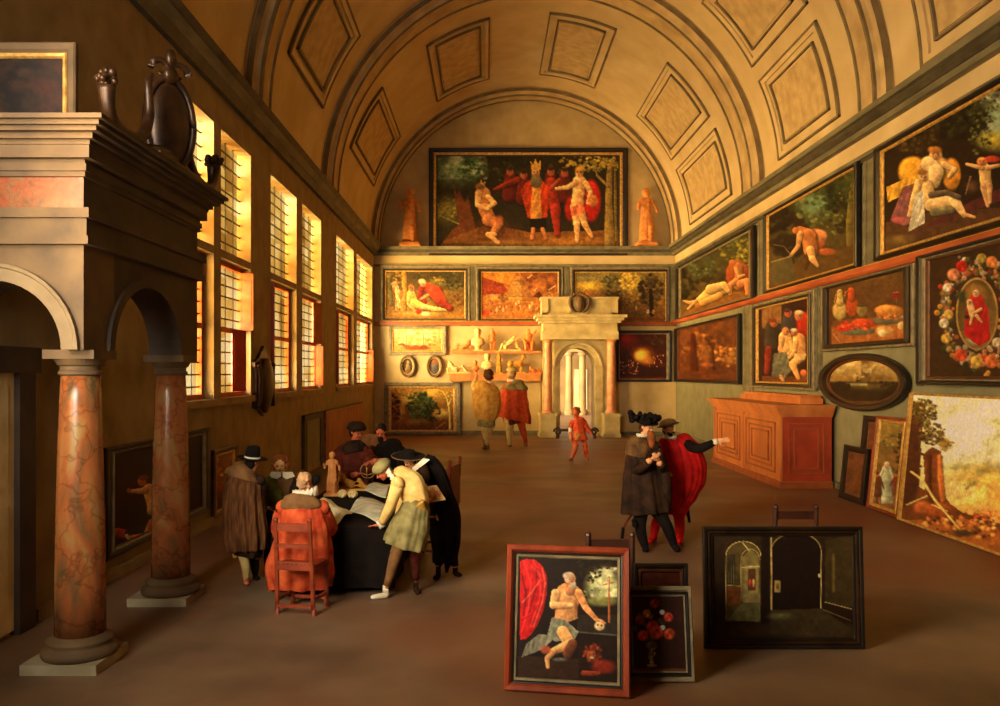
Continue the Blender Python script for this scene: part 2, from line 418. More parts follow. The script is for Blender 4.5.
# skirting and a small dado on the back wall left of the portal
bm = B(); box(bm, XL, DX0-.5, YB-.06, YB, 0, .16); struct('baseboard_back', bm, M['gmould'])
bm = B(); box(bm, DX1+.9, XR, YB-.06, YB, 0, .12); struct('baseboard_end', bm, M['gmould'])
bm = B(); box(bm, XR-.05, XR, Y0, YB, 0, .12); struct('baseboard_right', bm, M['gmould'])
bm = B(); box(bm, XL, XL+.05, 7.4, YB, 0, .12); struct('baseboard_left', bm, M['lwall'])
# ================= the doorway portal on the back wall =================
YP = 28.9
def portal():
    g = lambda px: (px-CX)*29.3/FPX
    z = lambda py: EYE-(py-CY)*29.3/FPX
    t = thing('door_portal', 'pale stone doorway portal with pink columns and shield on top', 'portal', (DCX, YB, 0)); rel = t.location
    c0 = (g(540)+g(617))/2
    # backing wall of the portal with arch
    bm = B(); xa, xb = g(543), g(614); zt = z(323); f = YB-.45
    pts = [(xa,0),(DX0,0),(DX0,DSP)]+[(DCX-DR*math.cos(a), DSP+DR*math.sin(a)) for a in [PI*k/16 for k in range(1,16)]]+[(DX1,DSP),(DX1,0),(xb,0),(xb,zt),(xa,zt)]
    extrude_poly(bm, [(x,f,q) for x,q in pts], (0,.45,0)); obj('portal_wall', recalc(bm), M['portal'], t, rel=rel)
    bm = B()   # archivolt
    arc = [(Vector((DCX,f,DSP)), Vector((-math.cos(a),0,math.sin(a))), Vector((0,-1,0))) for a in [PI*k/24 for k in range(25)]]
    sweep_profile(bm, [(DR,0),(DR,.06),(DR+.14,.06),(DR+.16,.10),(DR+.22,.10),(DR+.22,0)], arc); obj('archivolt', recalc(bm), M['portal'], t, smooth=False, rel=rel)
    for x0,x1 in ((DX0-.28,DX0+.02),(DX1-.02,DX1+.28)):
        bm = B(); box(bm, x0, x1, f-.08, f, DSP-.1, DSP); box(bm, x0+.02, x1-.02, f-.05, f, 0, DSP-.1); obj('impost', bm, M['portal'], t, rel=rel)
    # columns with pedestals
    for px in (547, 609.5):
        x = g(px)
        bm = B(); box(bm, x-.3, x+.3, YP-.3, YB, 0, .12); box(bm, x-.26, x+.26, YP-.26, YB, .12, .72); box(bm, x-.3, x+.3, YP-.3, YB, .72, .82)
        obj('pedestal', bm, M['portal'], t, rel=rel)
        bm = B(); lathe(bm, [(.2,.82),(.2,.88),(.16,.92),(.15,.98),(.14,3.25),(.17,3.3),(.2,3.36)], (x,YP,0), 20)
        obj('column', bm, M['pinkcol'], t, smooth=False, rel=rel)
    bm = B(); X0, X1 = g(541), g(616)
    box(bm, X0, X1, YP-.18, YB, z(340), z(332)); box(bm, X0+.04, X1-.04, YP-.12, YB, z(332), z(324))
    for i,(e,za,zb) in enumerate(((.08,324,321.5),(.16,321.5,319),(.25,319,316))): box(bm, X0-e, X1+e, YP-.2-e, YB-.15, z(za), z(zb))
    obj('entablature', bm, M['portal'], t, rel=rel)
    bm = B(); za, zb = z(316), z(300); X0, X1 = g(541), g(616)
    box(bm, X0, X1, YP+.02, YB-.15, za, zb); box(bm, X0-.04, X1+.04, YP-.08, YB-.15, zb, zb+.07)
    for x0,x1 in ((X0,X0+.22),(X1-.22,X1),(DCX-.35,DCX-.27),(DCX+.27,DCX+.35)): box(bm, x0, x1, YP-.05, YP+.02, za, zb)
    box(bm, X0, X1, YP-.05, YP+.02, za, za+.08)
    obj('attic', bm, M['portal'], t, rel=rel)
    bm = B(); cx_, cz = g(577.7), z(305)
    ball(bm, (cx_, YP-.1, cz), (.22,.12,.30)); ball(bm, (cx_, YP-.18, cz+.02), (.13,.09,.2))
    for s in (-1,1):
        stube(bm, [(cx_+s*.12,YP-.12,cz+.28),(cx_+s*.28,YP-.12,cz+.24),(cx_+s*.32,YP-.12,cz+.05),(cx_+s*.25,YP-.12,cz-.18),(cx_+s*.1,YP-.12,cz-.28)], [.03,.05,.06,.05,.03], n=8)
    for k in range(5): ball(bm, (cx_+(k-2)*.08, YP-.12, cz+.33+.03*(2-abs(k-2))), .05, n=8, m=5)
    obj('shield_crest', bm, M['gstone'], t, smooth=True, rel=rel)
portal()
# ---- the court seen through the doorway ----
bm = B(); box(bm, -6, 14, YB+.7, 60, -.3, -.01); struct('ground_court', bm, mat('court_sand', (150,106,52),(136,90,40), rough=.9, scale=.8))
def court():
    t = thing('court_gallery', 'pale columned gallery seen through the arched doorway', 'building', (DCX,44,0)); rel = t.location
    st = mat('court_stone', (140,108,56), (120,86,40), rough=.9, scale=1)
    bm = B(); box(bm, -3, 14, 47, 48, 0, 3.5); obj('wall', bm, st, t, rel=rel)
    bm = B(); box(bm, -3, 14, 43.6, 47, 3.3, 3.7); box(bm, -3, 14, 43.4, 47.2, 3.7, 3.85); obj('entablature', bm, st, t, rel=rel)
    for x in (2.9, 3.6, 4.3, 5.0, 5.7, 6.4):
        bm = B(); lathe(bm, [(.28,0),(.28,.2),(.2,.28),(.19,1.5),(.16,3.1),(.24,3.15),(.26,3.3)], (x,44,0), 16); obj('column', bm, st, t, rel=rel)
    bm = B()
    for x in (3.2,4.9): box(bm, x, x+.7, 46.95, 47.0, 0.2, 2.4)
    obj('door', bm, M['plaster'], t, rel=rel)
court()
bm = B(); random.seed(3)
t = thing('tree', 'round leafy tree beyond the columned gallery outside the doorway', 'tree', (5.4,50,0))
lathe(bm, [(.3,0),(.22,1.5),(.18,4)], (0,0,0), 10); obj('trunk', bm, M['brown_w'], t)
bm = B()
for k in range(34):
    ball(bm, (random.gauss(0,.9), random.gauss(0,.7), 4.6+random.gauss(0,.6)), random.uniform(.3,.6), n=7, m=5)
obj('crown', bm, mat('court_tree_green', (150,130,52), (104,92,34), rough=.9, scale=4), t)
# ================= the portico at the left =================
def portico():
    PX, PF, PB = -2.93, 6.1, 8.5
    t = thing('stone_portico', 'dark stone portico with marble frieze standing before window wall', 'portico', (-3.4, 7.3, 0)); rel = t.location
    zs, zt = 2.37, 3.13
    # front wall, arch centre X=-3.58 r .5
    bm = B(); cx, r = -3.58, .5
    # pieces right of / above the arch: polygon in XZ
    pts = [(cx+r, zs), (PX, zs), (PX, zt), (XL+.01, zt), (XL+.01, zs+math.sqrt(r*r-(cx-XL-.01)**2))]
    a0 = math.acos((XL+.01-cx)/r)
    pts += [(cx+r*math.cos(a), zs+r*math.sin(a)) for a in [a0*(1-k/16) for k in range(1,16)]]
    extrude_poly(bm, [(x,PF,z) for x,z in pts], (0,.5,0)); obj('front_arch_wall', recalc(bm), M['gstone'], t, rel=rel)
    bm = B(); arc = [(Vector((cx,PF,zs)), Vector((math.cos(a),0,math.sin(a))), Vector((0,-1,0))) for a in [a0*k/20 for k in range(21)]]
    sweep_profile(bm, [(r,0),(r,.03),(r+.09,.03),(r+.1,.045),(r+.125,.045),(r+.125,0)], arc); obj('archivolt', recalc(bm), mat('portico_arch_stone',(128,106,72),(100,80,52),rough=.7), t, rel=rel)
    # side wall with an elliptical arch between the two columns
    ya, yb = 6.56, 7.98; yc = (ya+yb)/2; ry = (yb-ya)/2; rz = .56
    def side(x0, x1, name, m):
        bm = B()
        pts = [(PF+.5,zs),(PF+.5,zt),(PB,zt),(PB,zs),(yb,zs)]+[(yc+ry*math.cos(a), zs+rz*math.sin(a)) for a in [PI*k/24 for k in range(1,24)]]+[(ya,zs)]
        if ya <= PF+.5: pts = [(ya,zs),(ya,zt),(PB,zt),(PB,zs),(yb,zs)]+[(yc+ry*math.cos(a), zs+rz*math.sin(a)) for a in [PI*k/24 for k in range(1,24)]]
        extrude_poly(bm, [(x0,y,z) for y,z in pts], (x1-x0,0,0)); obj(name, recalc(bm), m, t, rel=rel)
    side(PX-.28, PX-.002, 'side_arch_wall', M['dstone'])  # darker than the front wall: shade of this side put into colour
    bm = B(); arc = [(Vector((PX-.002,yc,zs)), Vector((0,math.cos(a),math.sin(a))), Vector((1,0,0))) for a in [PI*k/24 for k in range(25)]]
    rings = []
    for o,u,w in arc:
        e = Vector((0,u.y*ry,u.z*rz)); rings.append([bm.verts.new(o+e*s+w*q) for s,q in ((1,0),(1,.03),(1.13,.03),(1.13,0))])
    for a_, b_ in zip(rings, rings[1:]):
        for k in range(4): bm.faces.new([a_[k], a_[(k+1)%4], b_[(k+1)%4], b_[k]])
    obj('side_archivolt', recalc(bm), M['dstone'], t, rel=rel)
    # far end wall, solid pier
    # entablature built in courses
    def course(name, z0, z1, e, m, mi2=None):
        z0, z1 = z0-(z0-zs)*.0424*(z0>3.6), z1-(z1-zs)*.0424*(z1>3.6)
        bm = B(); box(bm, XL+.01, PX+e, PF-e, PB+e, z0, z1)
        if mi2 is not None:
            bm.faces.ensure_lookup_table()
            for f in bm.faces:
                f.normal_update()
                if f.normal.x > .5: f.material_index = 1  # hall-facing side gets the darker stone, its shade painted in
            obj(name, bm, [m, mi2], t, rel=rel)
        else: obj(name, bm, m, t, rel=rel)
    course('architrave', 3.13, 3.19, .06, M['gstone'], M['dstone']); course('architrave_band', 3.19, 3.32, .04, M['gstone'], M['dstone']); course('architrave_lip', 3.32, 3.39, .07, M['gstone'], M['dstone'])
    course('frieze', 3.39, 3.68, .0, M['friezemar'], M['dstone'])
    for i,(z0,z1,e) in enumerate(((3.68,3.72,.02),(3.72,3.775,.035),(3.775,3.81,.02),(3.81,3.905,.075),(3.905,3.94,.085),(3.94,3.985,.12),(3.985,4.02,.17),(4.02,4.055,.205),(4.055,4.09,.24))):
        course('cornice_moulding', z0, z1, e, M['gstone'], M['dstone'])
    # columns
    for (x,y) in ((-3.085,6.375),(-3.075,8.17)):
        bm = B(); box(bm, x-.31, x+.245, y-.275, y+.275, 0, .075); obj('plinth', bm, M['pplinth'], t, rel=rel)
        bm = B(); lathe(bm, [(.265,.075),(.275,.10),(.272,.13),(.235,.15),(.225,.165),(.235,.18),(.235,.2),(.195,.215),(.185,.235)], (x,y,0), 40); obj('column_base', bm, M['gstone'], t, smooth=True, rel=rel)
        bm = B(); lathe(bm, [(.182,.235),(.178,.6),(.172,1.1),(.16,1.6),(.145,2.0),(.137,2.18)], (x,y,0), 40); obj('column_shaft', bm, M['colmarble'], t, smooth=True, rel=rel)
        bm = B(); lathe(bm, [(.14,2.18),(.155,2.19),(.155,2.21),(.142,2.22),(.142,2.25),(.16,2.26),(.185,2.305)], (x,y,0), 40)
        box(bm, x-.19, x+.19, y-.19, y+.19, 2.305, 2.372); obj('capital', bm, M['gstone'], t, rel=rel)
    # half piers against the wall
    bm = B(); box(bm, XL+.01, XL+.12, 8.0, 8.4, 0, zs); box(bm, XL+.01, XL+.16, 7.96, 8.44, zs-.1, zs); obj('wall_pier', bm, M['dstone'], t, rel=rel)
portico()
# stone door in the window wall under the portico
t = bpy.data.objects.new('door_1', None); C.objects.link(t); t['kind'] = 'structure'; t.location = (XL, 6.75, 0)
bm = B(); box(bm, XL, XL+.03, 5.9, 7.05, .04, 2.2); box(bm, XL, XL+.04, 6.0, 6.95, .2, 1.1); box(bm, XL, XL+.04, 6.0, 6.95, 1.25, 2.1); obj('door_leaf', bm, mat('pale_door_paint',(232,214,164),(206,184,130),rough=.7,scale=3), t, rel=t.location)
bm = B(); box(bm, XL, XL+.08, 7.05, 7.3, 0, 2.42); box(bm, XL, XL+.08, 5.65, 5.9, 0, 2.42); box(bm, XL, XL+.1, 5.6, 7.35, 2.2, 2.42); obj('door_frame', bm, M['dstone'], t, rel=t.location)
# ================= camera, light =================
cam = bpy.data.cameras.new('camera'); co = bpy.data.objects.new('camera', cam); C.objects.link(co)
co.location = (0,0,EYE); co.rotation_euler = (PI/2,0,0); cam.sensor_width = 36; cam.lens = 36*FPX/1000
cam.shift_x = (500-CX)/1000; cam.shift_y = (CY-353)/1000; cam.clip_end = 300
bpy.context.scene.camera = co
W = bpy.data.worlds.new('world'); bpy.context.scene.world = W; W.use_nodes = True
bg = W.node_tree.nodes['Background']; bg.inputs[0].default_value = (1.0,.85,.56,1); bg.inputs[1].default_value = .95
def light(kind, name, loc, d, energy, col, **k):
    L = bpy.data.lights.new(name, kind); L.energy = energy; L.color = col
    for a, v in k.items(): setattr(L, a, v)
    o = bpy.data.objects.new(name, L); C.objects.link(o); o.location = loc
    o.rotation_euler = Vector(d).to_track_quat('-Z','Y').to_euler(); return o
light('SUN', 'low_sun', (-20,10,10), (1,.55,-.12), 15.5, (1.0,.90,.73), angle=rd(50))
light('SUN', 'upward_vault_fill', (-20,14,1), (1,.62,.36), 46.0, (1.0,.90,.73), angle=rd(70))  # added sun lamp shining upward, lifts the vault and lunette
# added area lamp, out of view at left, brightens table group and portico front
light('AREA', 'near_left_fill', (XL-.02,3.05,4.0), (1,1.9,-.22), 540, (1.0,.90,.73), shape='RECTANGLE', size=3.6, size_y=3.8, spread=rd(95))
vs = bpy.context.scene.view_settings; vs.view_transform = 'Standard'; vs.look = 'None'; vs.gamma = 1; vs.use_curve_mapping = False; vs.exposure = 0.0
# ================= PICTURES: painted canvases in frames =================
def canvas_mat():
    m = bpy.data.materials.new('oil_paint_on_canvas'); m.use_nodes = True
    nt = m.node_tree; n = nt.nodes; l = nt.links; b = n['Principled BSDF']
    at_ = n.new('ShaderNodeAttribute'); at_.attribute_name = 'paint'
    tc = n.new('ShaderNodeTexCoord'); nz = n.new('ShaderNodeTexNoise'); nz.inputs['Scale'].default_value = 30; nz.inputs['Detail'].default_value = 4
    l.new(tc.outputs['Object'], nz.inputs['Vector'])
    cr = n.new('ShaderNodeValToRGB'); cr.color_ramp.elements[0].position = .3; cr.color_ramp.elements[1].position = .7
    cr.color_ramp.elements[0].color = (.78,.78,.78,1); cr.color_ramp.elements[1].color = (1,1,1,1)
    l.new(nz.outputs['Fac'], cr.inputs[0])
    mx = n.new('ShaderNodeMix'); mx.data_type = 'RGBA'; mx.blend_type = 'MULTIPLY'; mx.inputs['Factor'].default_value = 1
    l.new(at_.outputs['Color'], mx.inputs['A']); l.new(cr.outputs[0], mx.inputs['B']); l.new(mx.outputs['Result'], b.inputs['Base Color'])
    b.inputs['Roughness'].default_value = .55; b.inputs['Specular IOR Level'].default_value = .2
    return m
M['canvas'] = canvas_mat()
def vnoise(x, y, seed=0):
    xi = np.floor(x).astype(np.int64); yi = np.floor(y).astype(np.int64); fx = x-xi; fy = y-yi
    fx = fx*fx*(3-2*fx); fy = fy*fy*(3-2*fy)
    def h(a, b):
        n = (a*374761393 + b*668265263 + seed*1274126177) & 0x7fffffff
        n = ((n ^ (n >> 13))*1274126177) & 0x7fffffff
        return ((n ^ (n >> 16)) & 0xffff)/65535.0
    return (h(xi,yi)*(1-fx)+h(xi+1,yi)*fx)*(1-fy)+(h(xi,yi+1)*(1-fx)+h(xi+1,yi+1)*fx)*fy
def fbm(x, y, seed=0, o=4):
    r = 0; a = .5; t = 0
    for k in range(o): r = r+a*vnoise(x*2**k, y*2**k, seed+k); t += a; a *= .5
    return r/t
def rgb(c): return np.array(c, dtype=float)
class Paint:
    """paints a picture's own design on its canvas, in the coordinates of a zoom (scale, ox, oy)"""
    def __init__(s, X, Y, seed=1):
        s.X, s.Y = X, Y; s.c = np.zeros(X.shape+(3,)); s.c[:] = (60,44,28); s.r = random.Random(seed); s.sd = seed
    def put(s, m, col):
        m = np.clip(m,0,1)[...,None]; s.c = s.c*(1-m)+col*m
    def grad(s, c0, c1, y0, y1, ax='y'):
        v = s.Y if ax == 'y' else s.X
        t = np.clip((v-y0)/(y1-y0),0,1)[...,None]; s.c = rgb(c0)*(1-t)+rgb(c1)*t
    def rect(s, x0, y0, x1, y1, c, soft=1.5):
        m = np.clip((s.X-x0)/soft,0,1)*np.clip((x1-s.X)/soft,0,1)*np.clip((s.Y-y0)/soft,0,1)*np.clip((y1-s.Y)/soft,0,1)
        s.put(m, rgb(c))
    def grain(s, sc=.1, amt=.35, seed=0):
        n = fbm(s.X*sc, s.Y*sc, s.sd+seed); s.c = s.c*(1+amt*(n[...,None]-.5)*2)
    def clouds(s, c, sc=.02, lo=.45, hi=.7, a=1, seed=7, reg=None):
        n = fbm(s.X*sc, s.Y*sc*1.6, s.sd+seed, 5); m = np.clip((n-lo)/(hi-lo),0,1)*a
        if reg: m = m*np.clip((s.X-reg[0])/8,0,1)*np.clip((reg[2]-s.X)/8,0,1)*np.clip((s.Y-reg[1])/8,0,1)*np.clip((reg[3]-s.Y)/8,0,1)
        s.put(m, rgb(c))
    def E(s, x, y, rx, ry, c, rot=0, soft=.25, sh=.3, a=1):
        dx, dy = s.X-x, s.Y-y; cr, sr = math.cos(rot), math.sin(rot)
        u = (dx*cr+dy*sr)/rx; v = (-dx*sr+dy*cr)/ry; d = np.sqrt(u*u+v*v)
        m = np.clip((1-d)/soft,0,1)*a
        l = 1+sh*np.clip(-(dx/rx)*.5-(dy/ry)*.7,-1,1)
        s.put(m, rgb(c)*l[...,None])
    def L(s, pts, w, c, sh=.42, soft=1.6, a=1):
        wm = max(w) if isinstance(w, (list, tuple)) else w
        if wm > 12 and sh >= .4 and a == 1: s.L([(x+wm*.07,y+wm*.09) for x,y in pts], [v*1.16 for v in (w if isinstance(w, (list, tuple)) else [w]*len(pts))], rgb(c)*.32, sh=0, soft=wm*.16, a=.55)
        if not isinstance(w, (list, tuple)): w = [w]*len(pts)
        for (p, q, w0, w1) in zip(pts, pts[1:], w, w[1:]):
            dx, dy = q[0]-p[0], q[1]-p[1]; LL = dx*dx+dy*dy+1e-9; L_ = math.sqrt(LL)
            t = np.clip(((s.X-p[0])*dx+(s.Y-p[1])*dy)/LL,0,1)
            ex, ey = s.X-p[0]-t*dx, s.Y-p[1]-t*dy; d = np.sqrt(ex*ex+ey*ey); w_ = (w0+(w1-w0)*t)/2
            m = np.clip((w_-d)/soft+.5,0,1)*a
            l = 1+sh*np.clip((-ex*.6-ey*.7)/np.maximum(w_,.1),-1,1)
            s.put(m, rgb(c)*l[...,None])
    def P(s, pts, c, soft=0, sh=0, fold=0):
        ins = np.zeros(s.X.shape, bool); n = len(pts)
        for i in range(n):
            x0, y0 = pts[i]; x1, y1 = pts[(i+1) % n]
            if y0 == y1: continue
            ins ^= ((s.Y >= min(y0,y1)) & (s.Y < max(y0,y1)) & (s.X < (s.Y-y0)*(x1-x0)/(y1-y0)+x0))
        col = rgb(c)*np.ones(s.c.shape)
        if fold: col = col*(1+fold*3.2*(fbm(s.X*.11+s.Y*.03,s.Y*.022,9)-.5))[...,None]
        xs = [p[0] for p in pts]; 
        if sh: col = col*(1-sh*(2*(s.X-min(xs))/(max(xs)-min(xs)+1e-6)-1))[...,None]
        s.put(ins.astype(float), col)
    def F(s, x, y, rx, ry, cols, n, size, flat=.7, a=1):
        for k in range(n):
            an = s.r.uniform(0,2*PI); q = math.sqrt(s.r.random()); c = rgb(s.r.choice(cols))*s.r.uniform(.8,1.2)
            z = size*s.r.uniform(.5,1.2)
            s.E(x+rx*q*math.cos(an), y+ry*q*math.sin(an), z, z*flat, c, rot=s.r.uniform(-.8,.8), soft=.6, sh=.2, a=a)
    def man(s, x, y, h, skin, cloth, hair=(70,40,22), lean=0, legs=(170,110,70), arms=None, wide=.2):
        """small standing figure: feet at x,y, height h"""
        s.L([(x-h*.05,y-h*.45),(x-h*.07,y)],[h*.11,h*.05],legs); s.L([(x+h*.05,y-h*.45),(x+h*.08,y)],[h*.11,h*.05],legs)
        s.L([(x+lean,y-h*.8),(x,y-h*.38)],[h*wide,h*wide*1.2],cloth)
        for a in (arms or [(-.22,-.55),(.2,-.5)]): s.L([(x+lean+math.copysign(h*.09,a[0]),y-h*.78),(x+h*a[0],y+h*a[1])],[h*.07,h*.05],cloth if arms is None else skin)
        s.E(x+lean, y-h*.91, h*.07, h*.09, skin); s.E(x+lean, y-h*.96, h*.075, h*.05, hair, soft=.5)
def face(s, x, y, r, t=0):
    s.E(x+r*.4, y+r*.1, r*.6, r*.9, (110,62,36), soft=.9, sh=0, a=.45)
    for k in (-1,1): s.E(x+k*r*.36+t*r*.25, y-r*.12, r*.17, r*.11, (44,24,14), soft=.5, sh=0); s.L([(x+k*r*.55+t*r*.2,y-r*.32),(x+k*r*.2+t*r*.2,y-r*.34)], r*.1, (90,50,28), sh=0)
    s.L([(x+t*r*.35,y-r*.1),(x+t*r*.5+r*.05,y+r*.25)], r*.14, (170,100,60), sh=0); s.L([(x-r*.2+t*r*.25,y+r*.5),(x+r*.2+t*r*.25,y+r*.5)], r*.16, (140,44,30), sh=0)
Paint.face = face
def proj(p): return CX+FPX*p[0]/p[1], CY-FPX*(p[2]-EYE)/p[1]
RH = Vector((0,-1,0)); UP = Vector((0,0,1))
def picture(name, label, O, U, V, outer, can, bands, painter, zoom, gain=1.0, cat='painting', depth=.07, oval=False, group=None, seed=1, arch=0):
    """O world origin, U right and V up unit vectors; outer=(u0,u1,v0,v1), can likewise (metres); bands=[(fraction, material, height)]"""
    O, U, V = Vector(O), Vector(U).normalized(), Vector(V).normalized(); Nn = U.cross(V)
    P = lambda u, v, d=0: O+U*u+V*v+Nn*d
    u0,u1,v0,v1 = outer; a0,a1,b0,b1 = can
    base = P((u0+u1)/2, v0); t = thing(name, label, cat, base, group); t.location = base
    # canvas grid, finer where it shows larger
    cor = [proj(P(a,b)) for a, b in ((a0,b1),(a1,b1),(a1,b0),(a0,b0))]
    wpx = max(math.dist(cor[0],cor[1]), math.dist(cor[3],cor[2])); hpx = max(math.dist(cor[0],cor[3]), math.dist(cor[1],cor[2]))
    nx = int(min(190, max(12, wpx*1.25))); ny = int(min(190, max(12, hpx*1.25)))
    d0, d1 = P(a0,b0)[1], P(a1,b0)[1]
    T = np.linspace(0,1,nx+1); S = (T/d1)/((1-T)/d0+T/d1)
    vv = np.linspace(b1, b0, ny+1); uu = a0+(a1-a0)*S
    UU, VV = np.meshgrid(uu, vv)
    cd = .022
    Wd = np.array(O)+UU[...,None]*np.array(U)+VV[...,None]*np.array(V)+cd*np.array(Nn)
    X = CX+FPX*Wd[...,0]/Wd[...,1]; Y = CY-FPX*(Wd[...,2]-EYE)/Wd[...,1]
    gain = gain*(.84 if U.y < -.5 and O.z < .001 and O.x > 6.5 else .76 if abs(O.y-YB) < .1 else .92)
    p = Paint((X-zoom[1])*zoom[0], (Y-zoom[2])*zoom[0], seed); painter(p); p.c = p.c*(.78+.44*fbm((X-zoom[1])*.22,(Y-zoom[2])*.22,seed+40,5)[...,None]); n3 = fbm(X*.5,Y*.5,seed+77,3)[...,None]-.5; p.c = p.c*(1+n3*np.array([.22,.16,.05]))
    c = np.clip(p.c*gain, 0, 250)/255; c = np.where(c<=.04045, c/12.92, ((c+.055)/1.055)**2.4)
    co = (Wd-np.array(base)).reshape(-1,3)
    idx = np.arange((nx+1)*(ny+1)).reshape(ny+1,nx+1)
    q = np.stack([idx[:-1,:-1],idx[1:,:-1],idx[1:,1:],idx[:-1,1:]],-1).reshape(-1,4)
    if oval or arch:
        mu = (UU[:-1,:-1]+UU[1:,1:])/2; mv = (VV[:-1,:-1]+VV[1:,1:])/2
        if oval: keep = (((mu-(a0+a1)/2)/((a1-a0)/2))**2+((mv-(b0+b1)/2)/((b1-b0)/2))**2 <= 1.04)
        else: keep = np.ones(mu.shape, bool)
        q = q[keep.reshape(-1)]
    me = bpy.data.meshes.new('canvas'); me.from_pydata(co.tolist(), [], q.tolist())
    ca = me.color_attributes.new('paint','FLOAT_COLOR','POINT')
    ca.data.foreach_set('color', np.concatenate([c.reshape(-1,3), np.ones((c.shape[0]*c.shape[1],1))],1).astype(np.float32).ravel())
    me.materials.append(M['canvas']); o = bpy.data.objects.new('canvas', me); C.objects.link(o); o.parent = t
    # backing board
    bm = B()
    if oval:
        n = 48; r = [P((u0+u1)/2+(u1-u0)/2*.97*math.cos(2*PI*k/n), (v0+v1)/2+(v1-v0)/2*.97*math.sin(2*PI*k/n), .002) for k in range(n)]
        extrude_poly(bm, r, Nn*.016)
    else:
        extrude_poly(bm, [P(u0+.01,v0+.01,.002),P(u1-.01,v0+.01,.002),P(u1-.01,v1-.01,.002),P(u0+.01,v1-.01,.002)], Nn*.016)
    obj('backing_board', recalc(bm), M['brown_w'], t, rel=base)
    f0 = 0; tot = sum(b[0] for b in bands)
    for i, (fr, m, hh) in enumerate(bands):
        fa, fb = f0/tot, (f0+fr)/tot; f0 += fr
        bm = B(); rings = []
        prof = ((fa,.004),(fa,hh*.8),(fa+(fb-fa)*.18,hh),(fa+(fb-fa)*.7,hh*.93),(fb,hh*.62),(fb,.004))
        n = 56 if oval else 4
        for f, h in prof:
            x0,x1,y0,y1 = u0+(a0-u0)*f, u1+(a1-u1)*f, v0+(b0-v0)*f, v1+(b1-v1)*f
            if oval: ring = [bm.verts.new(P((x0+x1)/2+(x1-x0)/2*math.cos(2*PI*k/n), (y0+y1)/2+(y1-y0)/2*math.sin(2*PI*k/n), h)) for k in range(n)]
            else: ring = [bm.verts.new(P(a,b,h)) for a,b in ((x0,y0),(x1,y0),(x1,y1),(x0,y1))]
            rings.append(ring)
        for j in range(len(rings)):
            a_, b_ = rings[j], rings[(j+1) % len(rings)]
            for k in range(n): bm.faces.new([a_[k],a_[(k+1)%n],b_[(k+1)%n],b_[k]])
        obj(('frame' if i == 0 else 'inner_moulding') if len(bands) < 3 or i < 2 else 'slip_moulding', recalc(bm), m, t, rel=base)
    return t
def wallpic(wall, name, label, px_outer, px_can, *a, **k):
    """px rectangles measured on the back wall (x0,y0,x1,y1)"""
    q = lambda r: ((r[0]-CX)*YB/FPX, (r[2]-CX)*YB/FPX, EYE-(r[3]-CY)*YB/FPX, EYE-(r[1]-CY)*YB/FPX)
    return picture(name, label, (0,YB-.045,0), (1,0,0), UP, q(px_outer), q(px_can), *a, **k)
def rightpic(name, label, Yo, Zo, Yc, Zc, *a, **k):
    """Yo=(far,near) outer, Zo=(low,high)"""
    return picture(name, label, (XR-.045,0,0), RH, UP, (-Yo[0],-Yo[1],Zo[0],Zo[1]), (-Yc[0],-Yc[1],Zc[0],Zc[1]), *a, **k)
SK = (232,172,108); SKD = (192,118,66)
